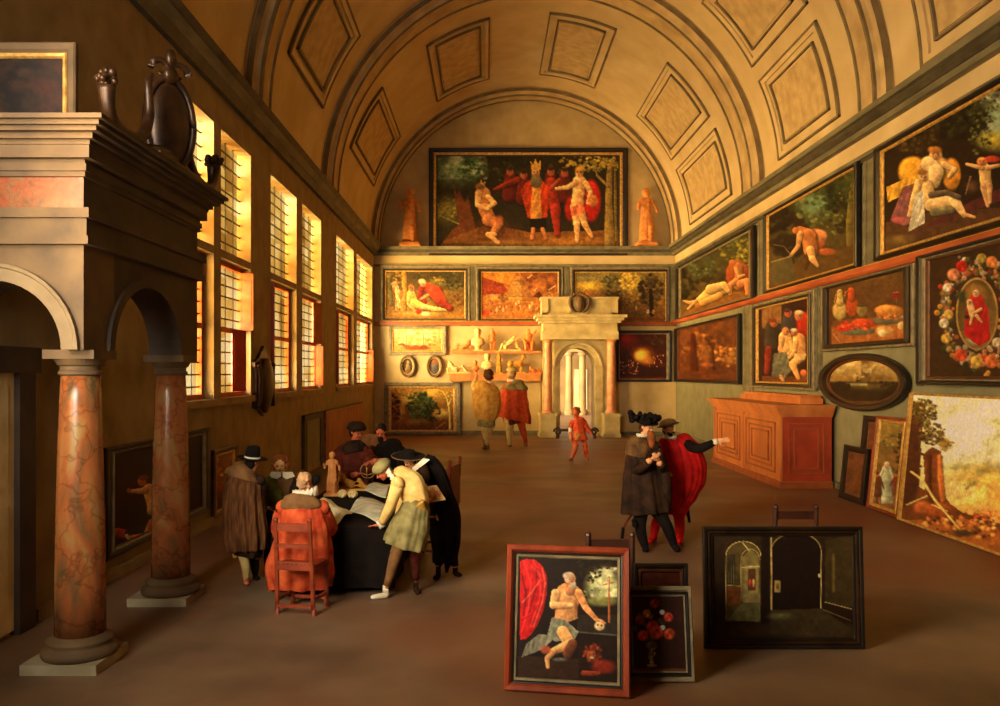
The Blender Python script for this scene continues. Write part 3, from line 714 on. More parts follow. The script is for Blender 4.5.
def p_lunette(p):
    p.grad((70,96,60),(150,96,34),80,520); p.rect(0,0,1000,600,(40,36,20),2); p.c[:] = (42,34,18)
    p.E(140,140,170,110,(104,134,92),soft=.8); p.clouds((170,180,140),.02,.5,.75,reg=(40,60,300,190)); p.F(230,140,70,50,[(54,80,44),(80,110,64),(40,60,34)],70,13)
    p.E(110,340,110,90,(120,110,50),soft=.9); p.F(120,320,60,60,[(160,140,50),(120,110,50),(90,96,50)],60,10); p.L([(70,360),(160,400),(200,380)],5,(130,130,80))
    p.P([(130,180),(150,260),(165,240),(190,300),(205,270),(240,420),(150,460),(90,510),(60,520),(120,440),(160,400)],(104,56,26))
    p.P([(60,520),(90,480),(300,400),(500,440),(940,430),(940,530),(60,530)],(128,80,34)); p.E(700,500,260,50,(176,116,46),soft=.8); p.E(330,430,150,60,(96,50,24),soft=.9); p.E(380,500,200,26,(170,120,60),soft=.9)
    p.F(480,150,200,60,[(40,44,22),(60,60,30),(30,28,16)],90,16); p.F(760,110,130,40,[(170,140,50),(120,110,44),(200,170,80)],80,12); p.F(680,250,60,130,[(34,28,16),(50,36,20)],40,16)
    p.L([(880,520),(875,300),(880,140),(900,90)],[50,34,26,20],(140,112,56)); p.L([(872,220),(820,170),(810,130)],[14,10,6],(150,120,60)); p.L([(910,480),(905,120)],[14,10],(110,92,44)); p.F(850,120,80,34,[(180,150,60),(130,116,50)],50,10)
    for x, y, c in ((405,150,(150,50,28)),(470,165,(170,70,40)),(600,150,(150,60,40)),(665,155,(130,50,36))):
        p.L([(x,y+20),(x-4,y+110)],[50,70],(96,30,20)); p.E(x,y,19,25,(176,96,58)); p.E(x,y-14,20,13,(60,34,20),soft=.4); p.E(x-6,y-1,3,2,(40,20,12)); p.E(x+7,y-1,3,2,(40,20,12))
    p.L([(440,190),(380,215),(330,235)],[30,24,12],(130,44,26)); p.L([(600,200),(620,330),(630,450)],[46,50,24],(150,44,28)); p.L([(640,190),(600,230)],18,(160,70,40))
    # crowned man in red
    p.P([(490,195),(560,195),(600,240),(580,370),(490,370),(455,240)],(190,60,26),fold=.25); p.P([(512,220),(548,220),(556,375),(500,375)],(210,140,60),fold=.2)
    p.rect(500,372,578,425,(26,18,14)); p.L([(515,425),(510,470)],[20,16],SKD); p.L([(560,425),(575,470)],[20,16],SKD)
    p.E(530,200,32,34,(110,96,60)); p.E(527,155,22,28,(220,150,90)); p.E(528,180,24,26,(120,104,70),soft=.4); p.P([(505,140),(503,100),(515,118),(526,92),(538,116),(550,98),(550,140)],(214,160,60))
    # piping figure seated
    p.L([(275,260),(285,330),(310,380)],[74,60,60],SKD); p.L([(300,380),(350,400),(320,450)],[56,44,24],SKD); p.L([(330,450),(300,450),(350,490)],[24,22,18],SK); p.L([(300,270),(330,300),(290,330)],[26,22,18],SK); p.L([(255,260),(250,310),(300,330)],[28,22,16],SK)
    p.E(268,232,24,28,SK); p.E(262,222,28,20,(140,90,50),soft=.5); p.P([(262,205),(268,190),(275,208),(288,195),(284,215)],(190,150,70)); p.E(350,380,30,26,(170,90,50),soft=.6)
    # standing figure with red mantle
    p.E(790,290,52,110,(190,34,24),soft=.2); p.E(700,330,40,70,(150,28,20),soft=.3)
    p.L([(735,200),(730,260),(722,320)],[64,54,60],SK); p.L([(715,205),(680,225),(625,232)],[26,22,14],SK); p.L([(765,205),(790,250),(775,300)],[26,22,16],SK)
    p.L([(715,330),(722,400),(725,485)],[40,30,16],SK); p.L([(740,330),(760,400),(795,460)],[40,28,16],SK); p.P([(690,320),(755,300),(760,345),(700,365)],(220,110,70),fold=.2)
    p.E(735,155,22,28,SK); p.E(738,142,28,22,(196,140,60),soft=.5); p.E(800,290,28,34,(196,120,60),soft=.3); p.face(268,234,20,0.6); p.face(527,157,20); p.face(735,157,20,-0.5); p.grain(.12,.25)
wallpic('back','framed_painting','large framed painting of a crowned man in red among figures, in the lunette',(429,148.6,627.5,255.8),(437.6,156.8,618,248),[(.55,M['black_w'],.09),(.3,M['gold'],.07),(.15,M['black_w'],.05)],p_lunette,(4.762,425,140),gain=1.35,seed=2)
def p_b1(p):
    p.grad((72,60,28),(176,120,44),100,560); p.F(200,150,110,60,[(200,150,56),(150,110,40),(90,70,30)],70,20); p.F(420,150,90,60,[(70,56,26),(100,80,36)],60,20)
    p.F(620,200,80,50,[(170,140,60),(120,110,44)],50,20); p.F(780,200,110,90,[(66,66,30),(110,104,44),(50,44,22)],90,22); p.E(700,320,200,60,(150,110,44),soft=.8); p.F(820,380,80,60,[(120,80,34),(90,60,26)],40,18)
    p.L([(280,120),(290,300),(270,480)],[50,46,60],(176,130,50)); p.L([(130,150),(150,420)],[30,40],(120,110,56))
    p.L([(190,230),(215,300),(225,460)],[60,50,14],(226,190,130)); p.L([(230,300),(245,460)],[30,12],(220,180,110)); p.L([(200,380),(205,480)],14,(216,170,100)); p.E(180,220,34,22,(220,170,110)); p.E(178,270,14,30,(200,120,70)) ; p.E(250,330,30,50,(190,110,60),soft=.5)
    p.E(460,520,300,40,(206,160,70),soft=.7)
    p.L([(500,250),(590,300),(660,400)],[90,130,90],(206,66,34)); p.L([(640,400),(740,460)],[70,60],(150,40,24)); p.L([(460,250),(440,330),(480,400)],[50,50,50],(140,36,22)); p.L([(520,330),(450,370)],[30,20],(230,150,90)); p.E(470,215,34,40,(226,180,120)); p.E(460,195,44,32,(236,206,160),soft=.4)
    p.L([(350,320),(380,410),(480,450),(640,480)],[80,80,60,34],(244,186,92)); p.L([(330,340),(320,420),(390,490)],[36,30,24],(240,180,96)); p.L([(480,450),(600,470),(690,480)],[50,40,22],(250,200,120)); p.E(355,265,32,38,(226,150,96)); p.E(345,245,36,26,(170,110,50),soft=.5)
    p.E(430,500,34,26,(190,40,24)); p.E(500,520,60,26,(250,220,170),soft=.5); p.face(355,268,28,0.4); p.face(468,232,28,-0.5); p.grain(.08,.3)
wallpic('back','framed_painting','framed painting of a man in red bending over a reclining pale figure',(380.5,266,470,321),(386.5,272,464.5,318.5),[(.5,M['grey_w'],.07),(.32,M['black_w'],.09),(.18,M['gold'],.06)],p_b1,(10,376,262),gain=1.05,seed=3)
def p_b2(p):
    p.grad((190,110,50),(176,110,44),100,560); p.P([(100,110),(460,110),(400,230),(100,140)],(226,140,50)); p.P([(120,150),(330,220),(380,280),(340,320),(120,330)],(150,56,28)); p.clouds((120,60,30),.01,.45,.7,reg=(500,100,900,330))
    p.P([(455,140),(400,250),(350,400),(640,380),(580,240),(500,150)],(206,150,70)); p.P([(500,150),(580,240),(640,380),(520,390)],(160,104,52))
    for k in range(6): p.L([(430-k*14,190+k*38),(520+k*20,190+k*38)],5,(150,96,48))
    p.rect(160,320,300,380,(200,140,66)); p.F(320,360,60,40,[(140,90,40),(110,70,34)],24,20); p.P([(620,350),(690,290),(740,360)],(96,40,24))
    for k in range(80):
        x, y = p.r.uniform(130,860), p.r.uniform(420,540); h = p.r.uniform(26,46); p.man(x,y,h,(240,196,130),p.r.choice([(220,150,80),(190,70,40),(150,90,44),(236,196,130),(120,66,34)]))
    for x,y in ((270,520),(330,520),(490,440),(600,490),(620,460)): p.man(x,y,70,(250,210,150),(240,190,120))
    p.rect(110,475,200,540,(196,70,34),8); p.L([(580,160),(620,130)],8,(240,200,140)); p.L([(790,280),(850,240)],10,(240,200,140)); p.L([(640,290),(665,265)],10,(240,200,150)); p.F(810,320,50,30,[(226,160,80),(180,110,50)],24,14); p.grain(.06,.3)
wallpic('back','framed_painting','framed painting of a tall pale tower over a crowd, left of the portal top',(476,267,563,321.5),(482,273,557.5,319),[(.45,M['grey_w'],.07),(.37,M['black_w'],.09),(.18,M['gold'],.06)],p_b2,(10,470,262),gain=1.2,seed=4)
def p_b3(p):
    p.grad((120,106,54),(130,80,34),100,560); p.E(180,220,170,60,(232,190,66),soft=.8); p.E(160,150,120,30,(130,124,80),soft=.8); p.E(180,290,150,50,(180,120,56),soft=.8)
    p.F(380,180,90,60,[(90,84,44),(60,58,32),(120,110,60)],60,22); p.F(390,300,90,50,[(50,44,24),(70,60,30)],40,22); p.F(550,180,100,90,[(196,160,60),(150,126,50),(220,180,76)],120,20); p.F(580,330,100,80,[(170,130,50),(110,90,40)],80,18)
    p.F(730,260,110,150,[(40,28,16),(60,46,24),(90,70,34)],130,26); p.L([(740,470),(730,250)],[40,26],(34,18,12)); p.L([(480,500),(490,260)],[12,8],(130,100,50)); p.rect(500,500,900,560,(120,70,30),14); p.rect(480,440,700,500,(110,84,36),20); p.E(820,370,40,30,(170,120,50),soft=.8)
    p.man(705,490,70,(240,220,180),(230,210,170)); p.man(755,490,64,(220,170,110),(210,160,100)); p.man(600,440,50,(220,190,110),(220,190,110)); p.grain(.08,.3)
wallpic('back','framed_painting','framed woodland painting partly behind the top of the stone portal',(570.5,267,668.5,323),(575.5,273,665,321),[(.5,M['grey_w'],.07),(.32,M['black_w'],.09),(.18,M['gold'],.06)],p_b3,(9.055,570,262),gain=1.35,seed=5)
def p_ships(p):
    p.grad((236,206,120),(206,160,70),50,185); p.clouds((250,236,180),.04,.4,.7,reg=(100,50,390,110)); p.rect(100,150,390,185,(190,150,70),10)
    for x,y,h in ((180,150,60),(230,150,70),(280,150,60),(150,140,36),(330,140,40)):
        p.P([(x-18,y),(x-14,y-h),(x+4,y-h+6),(x+8,y)],(240,210,130)); p.P([(x+6,y),(x+8,y-h*.8),(x+22,y-8)],(214,170,90)); p.L([(x,y),(x,y-h-6)],2,(150,90,40)); p.E(x,y+4,26,8,(150,80,30))
    p.E(240,166,90,10,(176,70,24)); p.F(330,110,30,36,[(210,180,90),(170,150,70)],20,10); p.grain(.1,.2)
wallpic('back','framed_painting','small wide framed painting of sailing ships in pale light',(389.5,326.3,446.5,355.3),(394,329.5,441.5,351),[(.7,M['grey_w'],.08),(.3,M['gold'],.06)],p_ships,(5.88,376,320),gain=1.1,seed=6)
def p_b6(p):
    p.grad((150,110,44),(90,52,22),400,650); p.E(190,470,60,50,(226,184,86),soft=.8); p.E(330,430,60,40,(210,160,66),soft=.8); p.E(390,550,70,40,(200,170,80),soft=.8); p.E(150,540,40,60,(170,130,50),soft=.9)
    p.F(115,500,26,100,[(60,26,14),(90,44,22)],40,14); p.F(170,430,40,30,[(150,110,40),(110,80,30)],30,9)
    p.F(260,500,80,80,[(52,70,30),(36,50,24),(80,96,40)],150,15); p.F(330,540,50,60,[(40,40,20),(60,66,30)],60,12); p.F(230,540,50,40,[(60,86,40),(80,104,50)],40,12); p.E(250,600,90,26,(130,100,40),soft=.8)
    p.L([(435,640),(432,540),(420,470),(400,430)],[16,10,8,4],(210,180,100)); p.L([(428,500),(445,450),(440,420)],[8,5,3],(200,170,90)); p.F(400,440,50,30,[(190,150,60),(120,100,40)],30,8); p.L([(350,640),(410,600)],4,(170,130,60)); p.F(130,630,40,14,[(80,40,20),(110,60,26)],16,10)
    p.grain(.12,.25)
wallpic('back','framed_painting','framed painting of dense green trees, lowest on the end wall at left',(384.5,382.3,461,434),(391.6,389,453.4,429.7),[(.6,M['grey_w'],.08),(.4,M['gold'],.06)],p_b6,(5.88,376,320),gain=1.7,seed=7)
def p_oval1(p):
    p.grad((96,76,40),(60,44,24),220,330); p.L([(187,270),(187,310)],[22,34],(190,150,90)); p.E(187,250,9,12,(230,190,130)); p.E(187,300,20,14,(150,110,60),soft=.4)
def p_oval2(p):
    p.grad((150,104,60),(96,90,80),220,330); p.E(345,250,16,20,(190,110,70),soft=.4); p.L([(345,270),(345,315)],[30,44],(120,110,104)); p.E(340,250,10,12,(200,120,80))
for lab, cx_, pf, zx in (('small oval framed portrait of a dark full figure, the left of two ovals',407.8,p_oval1,0),('small oval framed portrait of a reddish head, the right of two ovals',434.6,p_oval2,0)):
    wallpic('back','oval_portrait',lab,(cx_-7.8,355.3,cx_+7.8,377.3),(cx_-5.2,358.5,cx_+5.2,374),[(.7,M['gstone'],.09),(.3,M['gold'],.07)],pf,(5.88,376,320),oval=True,group='oval portraits on the end wall',seed=8)
def p_fire(p):
    p.c[:] = (60,22,14); p.E(110,130,90,70,(130,30,22),soft=.8); p.E(330,150,70,60,(50,30,16),soft=.8); p.F(300,130,70,40,[(70,44,22),(50,26,14)],40,14)
    p.E(220,240,100,80,(150,90,24),soft=.9); p.E(215,235,64,56,(214,150,40),soft=.6); p.E(205,238,46,40,(250,206,80),soft=.6); p.E(250,275,60,34,(190,120,40),soft=.9); p.P([(60,250),(110,200),(180,290),(240,320),(370,310),(370,390),(60,390)],(44,18,12))
    for k in range(60): p.E(p.r.uniform(64,200),p.r.uniform(270,360),4,5,p.r.choice([(190,110,80),(210,150,110),(150,50,34),(90,40,26)]),soft=.6)
    for k in range(24): p.E(p.r.uniform(260,360),p.r.uniform(230,310),5,5,p.r.choice([(200,140,60),(170,90,40),(220,190,120)]),soft=.6)
    p.rect(60,378,370,392,(100,22,14),8)
wallpic('back','framed_painting','dark framed painting of a glowing fire, right of the portal',(616.5,330.5,671,381.8),(619.5,334.5,666,378.6),[(.7,M['black_w'],.08),(.3,M['grey_w'],.06)],p_fire,(6.667,610,320),gain=1.6,seed=9)
# --- right wall, upper row ---
def p_r1(p):
    p.grad((50,56,26),(120,84,34),60,520); p.F(120,340,80,110,[(30,24,12),(50,46,22)],60,18); p.F(170,260,80,50,[(90,104,60),(60,76,40),(120,126,70)],60,13); p.F(330,170,80,70,[(110,110,44),(80,84,36),(150,140,56)],90,14); p.F(370,220,36,50,[(180,160,60),(140,130,50)],40,9)
    p.F(230,320,60,40,[(40,34,16),(64,52,24)],40,14); p.P([(50,500),(160,440),(300,390),(410,370),(410,420),(50,520)],(150,96,40)); p.grain(.05,.25)
    p.E(310,300,34,66,(196,84,36),soft=.2); p.E(375,320,32,70,(150,44,26),soft=.2); p.E(335,270,50,50,(190,90,44),soft=.2)
    p.L([(340,260),(345,310),(340,350)],[46,40,50],SKD); p.L([(330,330),(300,350),(300,395)],[30,26,16],(230,150,90)); p.L([(350,345),(385,330),(385,395)],[36,30,16],(226,140,80)); p.L([(330,270),(345,310),(370,300)],[18,16,12],SK); p.E(312,240,20,20,(200,110,60))
    p.L([(270,375),(200,385),(150,430)],[40,50,44],(246,190,104)); p.L([(200,370),(270,350),(290,380)],[44,34,20],(246,196,120)); p.L([(150,430),(100,440),(70,430)],[26,18,10],SK); p.L([(130,430),(90,470)],[16,10],SK); p.E(140,455,20,18,(190,120,60)); p.L([(160,440),(250,400)],[30,30],(236,170,90))
rightpic('framed_painting','framed painting of a pale figure lying beside a seated one, farthest of the upper row',(29.3,20.75),(4.05,5.86),(28.7,21.25),(4.14,5.76),[(.55,M['black_w'],.1),(.45,M['grey_w'],.06)],p_r1,(5,670,215),gain=1.05,seed=10)
def p_r2(p):
    p.grad((54,66,40),(104,76,34),200,600); p.F(360,440,50,80,[(30,22,14),(46,34,18)],60,18); p.E(440,350,60,50,(120,150,110),soft=.7); p.F(440,350,60,60,[(70,90,50),(104,124,70),(140,140,80)],60,12); p.F(500,320,60,50,[(40,48,24),(60,70,34)],60,13); p.F(470,400,50,40,[(130,130,60),(90,96,44)],30,10)
    p.F(520,380,40,50,[(36,30,16),(50,42,22)],40,13); p.L([(540,490),(535,400),(545,300)],[26,20,16],(120,104,48)); p.F(535,310,30,50,[(110,110,44),(70,74,34)],40,9); p.P([(315,540),(560,460),(560,512),(315,592)],(104,74,32)); p.P([(315,515),(372,500),(380,560),(315,580)],(92,82,50)); p.L([(315,515),(375,497)],5,(150,130,84))
    p.E(440,450,30,34,(226,110,60),soft=.25); p.E(450,440,24,20,(236,150,96),soft=.25); p.E(470,485,28,12,(206,104,50),soft=.3); p.L([(395,425),(420,440),(425,480)],[26,40,40],SKD); p.L([(425,480),(410,530)],[20,9],(80,44,28)); p.L([(425,480),(430,505),(445,525)],[24,18,9],SK); p.L([(395,435),(390,470),(370,495)],[18,13,9],SK); p.E(383,425,10,11,(206,120,64)); p.L([(370,495),(350,470),(320,465)],[3,2,2],(150,130,100)); p.grain(.08,.2)
rightpic('framed_painting','framed painting of a stooping figure in a pink cloak, middle of the upper row',(20.0,14.95),(4.09,5.97),(19.75,15.15),(4.18,5.88),[(.6,M['black_w'],.1),(.4,M['gold'],.06)],p_r2,(2.824,660,80),gain=1.05,seed=11)
def p_r3(p):
    p.c[:] = (44,30,18); p.E(520,170,140,130,(150,170,130),soft=.7); p.E(490,240,90,50,(206,180,60),soft=.8); p.clouds((200,206,170),.02,.4,.7,reg=(430,40,700,220)); p.F(340,160,120,70,[(40,34,20),(60,56,30),(26,20,12)],130,22); p.F(450,110,60,60,[(60,64,30),(100,104,50)],80,10); p.F(180,240,90,50,[(90,72,30),(60,46,22)],60,13); p.F(430,230,50,60,[(110,110,44),(60,56,28)],50,10)
    p.P([(60,620),(60,560),(240,520),(520,500),(700,480),(700,600),(60,720)],(90,58,34)); p.E(120,630,80,30,(130,104,50),soft=.7); p.P([(90,660),(200,590),(520,470),(700,440),(700,380),(500,430),(300,520)],(96,44,40))
    # seated figure in yellow mantle
    p.E(170,360,66,66,(236,170,50),soft=.2); p.E(320,370,40,70,(226,150,50),soft=.2); p.P([(64,420),(180,370),(200,420),(70,480)],(240,180,60),fold=.2); p.E(250,340,70,50,(240,176,90),soft=.2)
    p.P([(80,550),(130,420),(190,400),(210,560),(130,570)],(150,90,90),fold=.2); p.E(258,295,28,30,(250,200,130)); p.E(255,275,34,18,(190,120,50),soft=.4); p.L([(230,330),(260,360),(250,400)],[60,60,50],(250,206,140)); p.L([(290,330),(330,350),(310,380)],[26,20,14],(250,200,130))
    # reclining pale figure
    p.L([(215,420),(235,480)],[60,64],(252,206,130)); p.L([(190,400),(170,470),(155,530)],[28,24,18],(246,196,120)); p.L([(240,490),(330,470),(370,530)],[50,44,20],(252,206,136)); p.L([(250,520),(320,510)],[30,26],(130,120,84)); p.L([(240,450),(300,440),(350,460)],[24,20,20],(110,90,70)); p.L([(365,525),(410,538)],[16,10],SK); p.E(210,380,24,28,(246,196,130)); p.E(205,362,26,14,(150,100,50),soft=.4)
    p.P([(175,450),(210,430),(215,560),(150,596),(160,540)],(216,206,180),fold=.25); p.E(110,550,30,16,(190,90,90),soft=.4)
    # winged child
    p.L([(450,350),(455,410)],[46,44],(252,196,120)); p.L([(440,345),(380,330)],[18,11],SK); p.L([(460,345),(505,335)],[18,14],SK); p.L([(445,420),(462,495)],[26,12],SK); p.L([(468,415),(470,480)],[24,12],SK); p.E(440,320,24,20,(236,150,80)); p.E(480,310,34,16,(206,70,40),soft=.3); p.E(400,420,34,34,(110,76,50),soft=.8); p.L([(395,380),(375,450)],[9,4],(150,110,80)); p.face(258,298,26); p.face(208,384,22,0.4); p.face(440,322,18,-0.5); p.grain(.06,.2)
rightpic('framed_painting','largest upper framed painting, seated figure in yellow mantle with winged child',(14.28,9.9),(4.1,6.0),(14.02,10.15),(4.22,5.88),[(.6,M['black_w'],.1),(.4,M['gold'],.06)],p_r3,(3.923,870,80),gain=1.1,seed=12)
# --- right wall, lower row ---
def p_r4(p):
    p.grad((126,70,32),(120,60,28),60,400); p.F(600,180,110,90,[(160,90,40),(120,60,28),(190,120,56)],120,26); p.F(780,240,90,70,[(190,120,50),(226,160,76),(140,80,36)],70,18); p.L([(560,340),(550,100)],[50,34],(96,40,22)); p.L([(690,320),(680,180),(640,120)],[24,16,10],(90,40,22)); p.E(640,220,50,70,(176,110,50),soft=.8); p.E(650,300,60,20,(196,110,60),soft=.8); p.rect(460,330,880,390,(120,60,28),24); p.E(820,230,40,30,(230,160,80),soft=.8); p.grain(.04,.35)
rightpic('framed_painting','brown woodland painting in a dark frame, lower row by the far corner',(29.55,21.95),(1.9,3.76),(28.95,22.3),(2.02,3.66),[(.6,M['black_w'],.1),(.4,M['brown_w'],.06)],p_r4,(6.667,610,320),gain=1.0,seed=13)
def p_r5(p):
    p.c[:] = (50,24,16); p.rect(80,240,180,360,(150,104,56),6); 
    for k in range(5): p.L([(95+k*18,250),(95+k*18,360)],2,(110,72,38))
    p.P([(85,590),(330,590),(330,640),(85,640)],(120,66,32)); p.E(270,350,60,80,(190,40,26),soft=.2); p.E(290,330,40,60,(206,44,28),soft=.3)
    p.L([(130,350),(120,450)],[60,60],(60,50,40)); p.L([(115,460),(105,570)],[34,24],(130,40,26)); p.L([(130,350),(190,340)],[26,16],(54,46,36)); p.E(140,330,22,24,(200,100,56)); p.E(132,318,24,14,(120,50,26),soft=.4)
    p.L([(215,300),(210,350)],[60,70],(60,56,56)); p.E(210,282,20,24,(206,90,60)); p.E(206,270,22,12,(60,50,50),soft=.4); p.E(262,296,24,28,(200,120,76)); p.E(262,280,26,14,(220,190,150),soft=.4)
    p.L([(195,400),(195,460)],[60,66],(244,186,116)); p.E(198,372,20,24,(206,130,80)); p.L([(180,410),(170,460),(200,490)],[24,20,14],SK); p.L([(220,410),(230,460),(205,490)],[22,18,12],SK); p.P([(140,480),(200,470),(230,560),(190,600),(130,590)],(110,110,90),fold=.25); p.L([(175,590),(185,610)],16,SK)
    p.L([(262,410),(265,480)],[60,62],(240,170,100)); p.E(240,378,20,22,(196,110,66)); p.E(238,366,22,12,(206,190,160),soft=.4); p.L([(245,420),(240,470),(215,500)],[26,20,14],SK); p.L([(270,500),(230,530),(260,600)],[40,34,18],(236,170,100)); p.P([(240,480),(300,480),(290,510),(250,510)],(230,190,130)); p.E(285,575,18,20,(220,110,60)); p.face(142,334,18,0.5); p.face(212,286,16); p.face(262,300,20,-0.4); p.face(199,376,18); p.face(238,382,18,-0.5); p.grain(.08,.25)
rightpic('framed_painting','framed painting of bare-shouldered men with red draped onlookers, above cabinet',(21.1,16.95),(1.84,3.89),(20.5,17.35),(2.0,3.74),[(.4,M['grey_w'],.07),(.35,M['black_w'],.09),(.25,M['gold'],.06)],p_r5,(4.867,745,255),gain=1.1,seed=14)
def p_r6(p):
    p.grad((110,76,38),(96,60,30),70,330); p.P([(420,330),(800,290),(800,405),(420,440)],(190,110,50)); p.P([(420,320),(800,290),(800,330),(420,360)],(130,80,36)); p.L([(430,385),(465,430)],4,(220,190,140))
    p.E(460,270,38,52,(226,190,110)); p.L([(462,180),(462,230)],[26,34],(226,190,110)); p.L([(435,230),(445,190),(470,170)],5,(210,170,90)); p.E(520,250,34,56,(200,84,36)); p.L([(516,175),(518,210)],[34,32],(196,80,34)); p.L([(485,200),(490,180),(510,170)],5,(220,120,60))
    p.E(570,270,30,36,(150,126,66)); p.E(570,245,30,10,(90,70,36)); p.rect(715,180,755,212,(140,30,24),4); p.L([(737,212),(737,240)],3,(190,160,130)); p.E(737,182,20,4,(200,120,100))
    p.E(700,310,90,30,(120,120,100)); p.E(700,278,80,40,(214,130,56),soft=.2); p.E(690,262,60,22,(240,170,80),soft=.5); p.F(700,300,80,16,[(180,90,40),(240,170,90)],30,9); p.E(620,290,30,20,(110,70,36),soft=.4)
    p.E(540,370,110,24,(110,116,90)); p.E(485,355,50,22,(206,60,34),rot=-.2); p.E(575,335,60,28,(220,76,40),rot=.1); p.F(540,345,90,22,[(200,50,30),(236,110,60),(180,40,26)],50,10); p.E(680,370,48,30,(230,176,100)); p.E(665,380,20,20,(250,230,180)); p.E(765,345,26,26,(230,160,80)); p.E(755,345,14,18,(250,220,160)); p.E(790,330,18,22,(190,90,40),soft=.3); p.grain(.08,.2)
rightpic('framed_painting','framed still life of jugs, lobster, pie and bread on a table',(16.6,12.98),(2.62,3.9),(16.3,13.32),(2.75,3.83),[(.4,M['grey_w'],.07),(.6,M['black_w'],.09)],p_r6,(4.867,745,255),gain=1.05,seed=15)
def p_r7(p):
    p.grad((236,206,130),(170,130,60),505,620); p.clouds((130,96,50),.012,.5,.75,reg=(560,500,800,620)); p.clouds((246,226,160),.02,.5,.7,reg=(440,500,620,600)); p.rect(400,612,800,720,(50,36,20),10); p.E(620,640,180,26,(110,90,44),soft=.8); p.rect(490,620,600,640,(190,180,120),8); p.F(460,640,50,22,[(34,22,12),(50,34,18)],30,14); p.F(720,630,70,20,[(50,36,20),(70,50,26)],30,12); p.L([(545,620),(548,592)],4,(60,44,26)); p.L([(545,612),(560,612)],8,(60,44,26)); p.L([(590,610),(640,540)],4,(150,120,70)); p.grain(.06,.2)
rightpic('oval_painting','wide oval painting of a pale river under clouds in a black frame',(16.7,13.17),(1.53,2.55),(16.25,13.5),(1.68,2.42),[(.75,M['black_w'],.1),(.25,M['brown_w'],.06)],p_r7,(4.867,745,255),gain=1.05,oval=True,seed=16)
def p_r8(p):
    p.c[:] = (66,44,24); p.r.seed(4)
    for k in range(420):
        an = p.r.uniform(0,2*PI); q = p.r.gauss(1,.12); x = 302+125*q*math.cos(an); y = 370+190*q*math.sin(an)
        col = p.r.choice([(236,120,60),(240,200,150),(200,50,30),(236,170,70),(246,224,180),(226,150,110),(120,110,50),(90,90,44),(60,70,34)])
        z = p.r.uniform(5,15); p.E(x,y,z,z,rgb(col)*p.r.uniform(.6,1.05),soft=.4,sh=.4); p.E(x,y,z*.45,z*.45,rgb(col)*.8,soft=.5,sh=.2)
    for x,y,z,col in ((242,182,26,(210,40,26)),(210,215,28,(240,150,100)),(360,165,26,(236,140,70)),(320,150,22,(190,160,70)),(172,405,22,(250,230,190)),(185,265,20,(246,230,200)),(240,530,28,(226,80,44)),(300,555,28,(236,190,80)),(358,555,30,(236,120,60)),(180,465,22,(220,180,80)),(190,370,22,(220,180,90)),(380,480,22,(246,220,170))):
        p.E(x,y,z,z,col,soft=.3,sh=.4)
        for k in range(5): p.E(x+z*.5*math.cos(k*1.26),y+z*.5*math.sin(k*1.26),z*.4,z*.4,rgb(col)*(1.12 if k%2 else .86),soft=.4)
    p.E(302,368,84,144,(190,150,80),soft=.02,sh=.1); p.E(302,368,77,136,(120,90,44),soft=.03,sh=-.2); p.E(298,290,50,50,(196,140,56),soft=.7); p.E(300,470,50,30,(190,170,120),soft=.5); p.E(240,300,20,30,(60,66,40),soft=.6)
    p.P([(262,330),(320,300),(345,350),(355,470),(310,495),(250,450)],(196,34,34),fold=.15); p.E(300,330,34,50,(200,40,36),soft=.2); p.E(298,284,16,20,(246,200,140)); p.E(298,276,20,18,(110,70,34),soft=.5,a=.6); p.E(298,288,13,16,(246,200,140)); p.L([(275,335),(285,370)],[26,28],(246,196,130)); p.E(272,322,13,14,(244,196,130)); p.L([(285,375),(275,410)],[14,9],SK); p.L([(300,375),(320,400)],[14,9],SK); p.L([(318,350),(290,365)],[14,10],SK); p.E(262,380,12,10,(50,40,40),soft=.4); p.face(298,287,14); p.face(272,323,10,.3)
rightpic('framed_painting','framed flower garland around an oval with seated woman in red and child',(12.9,10.0),(2.03,3.99),(12.55,10.3),(2.16,3.87),[(.45,M['black_w'],.09),(.25,M['grey_w'],.07),(.3,M['brown_w'],.06)],p_r8,(3.92,900,220),gain=1.1,seed=17)
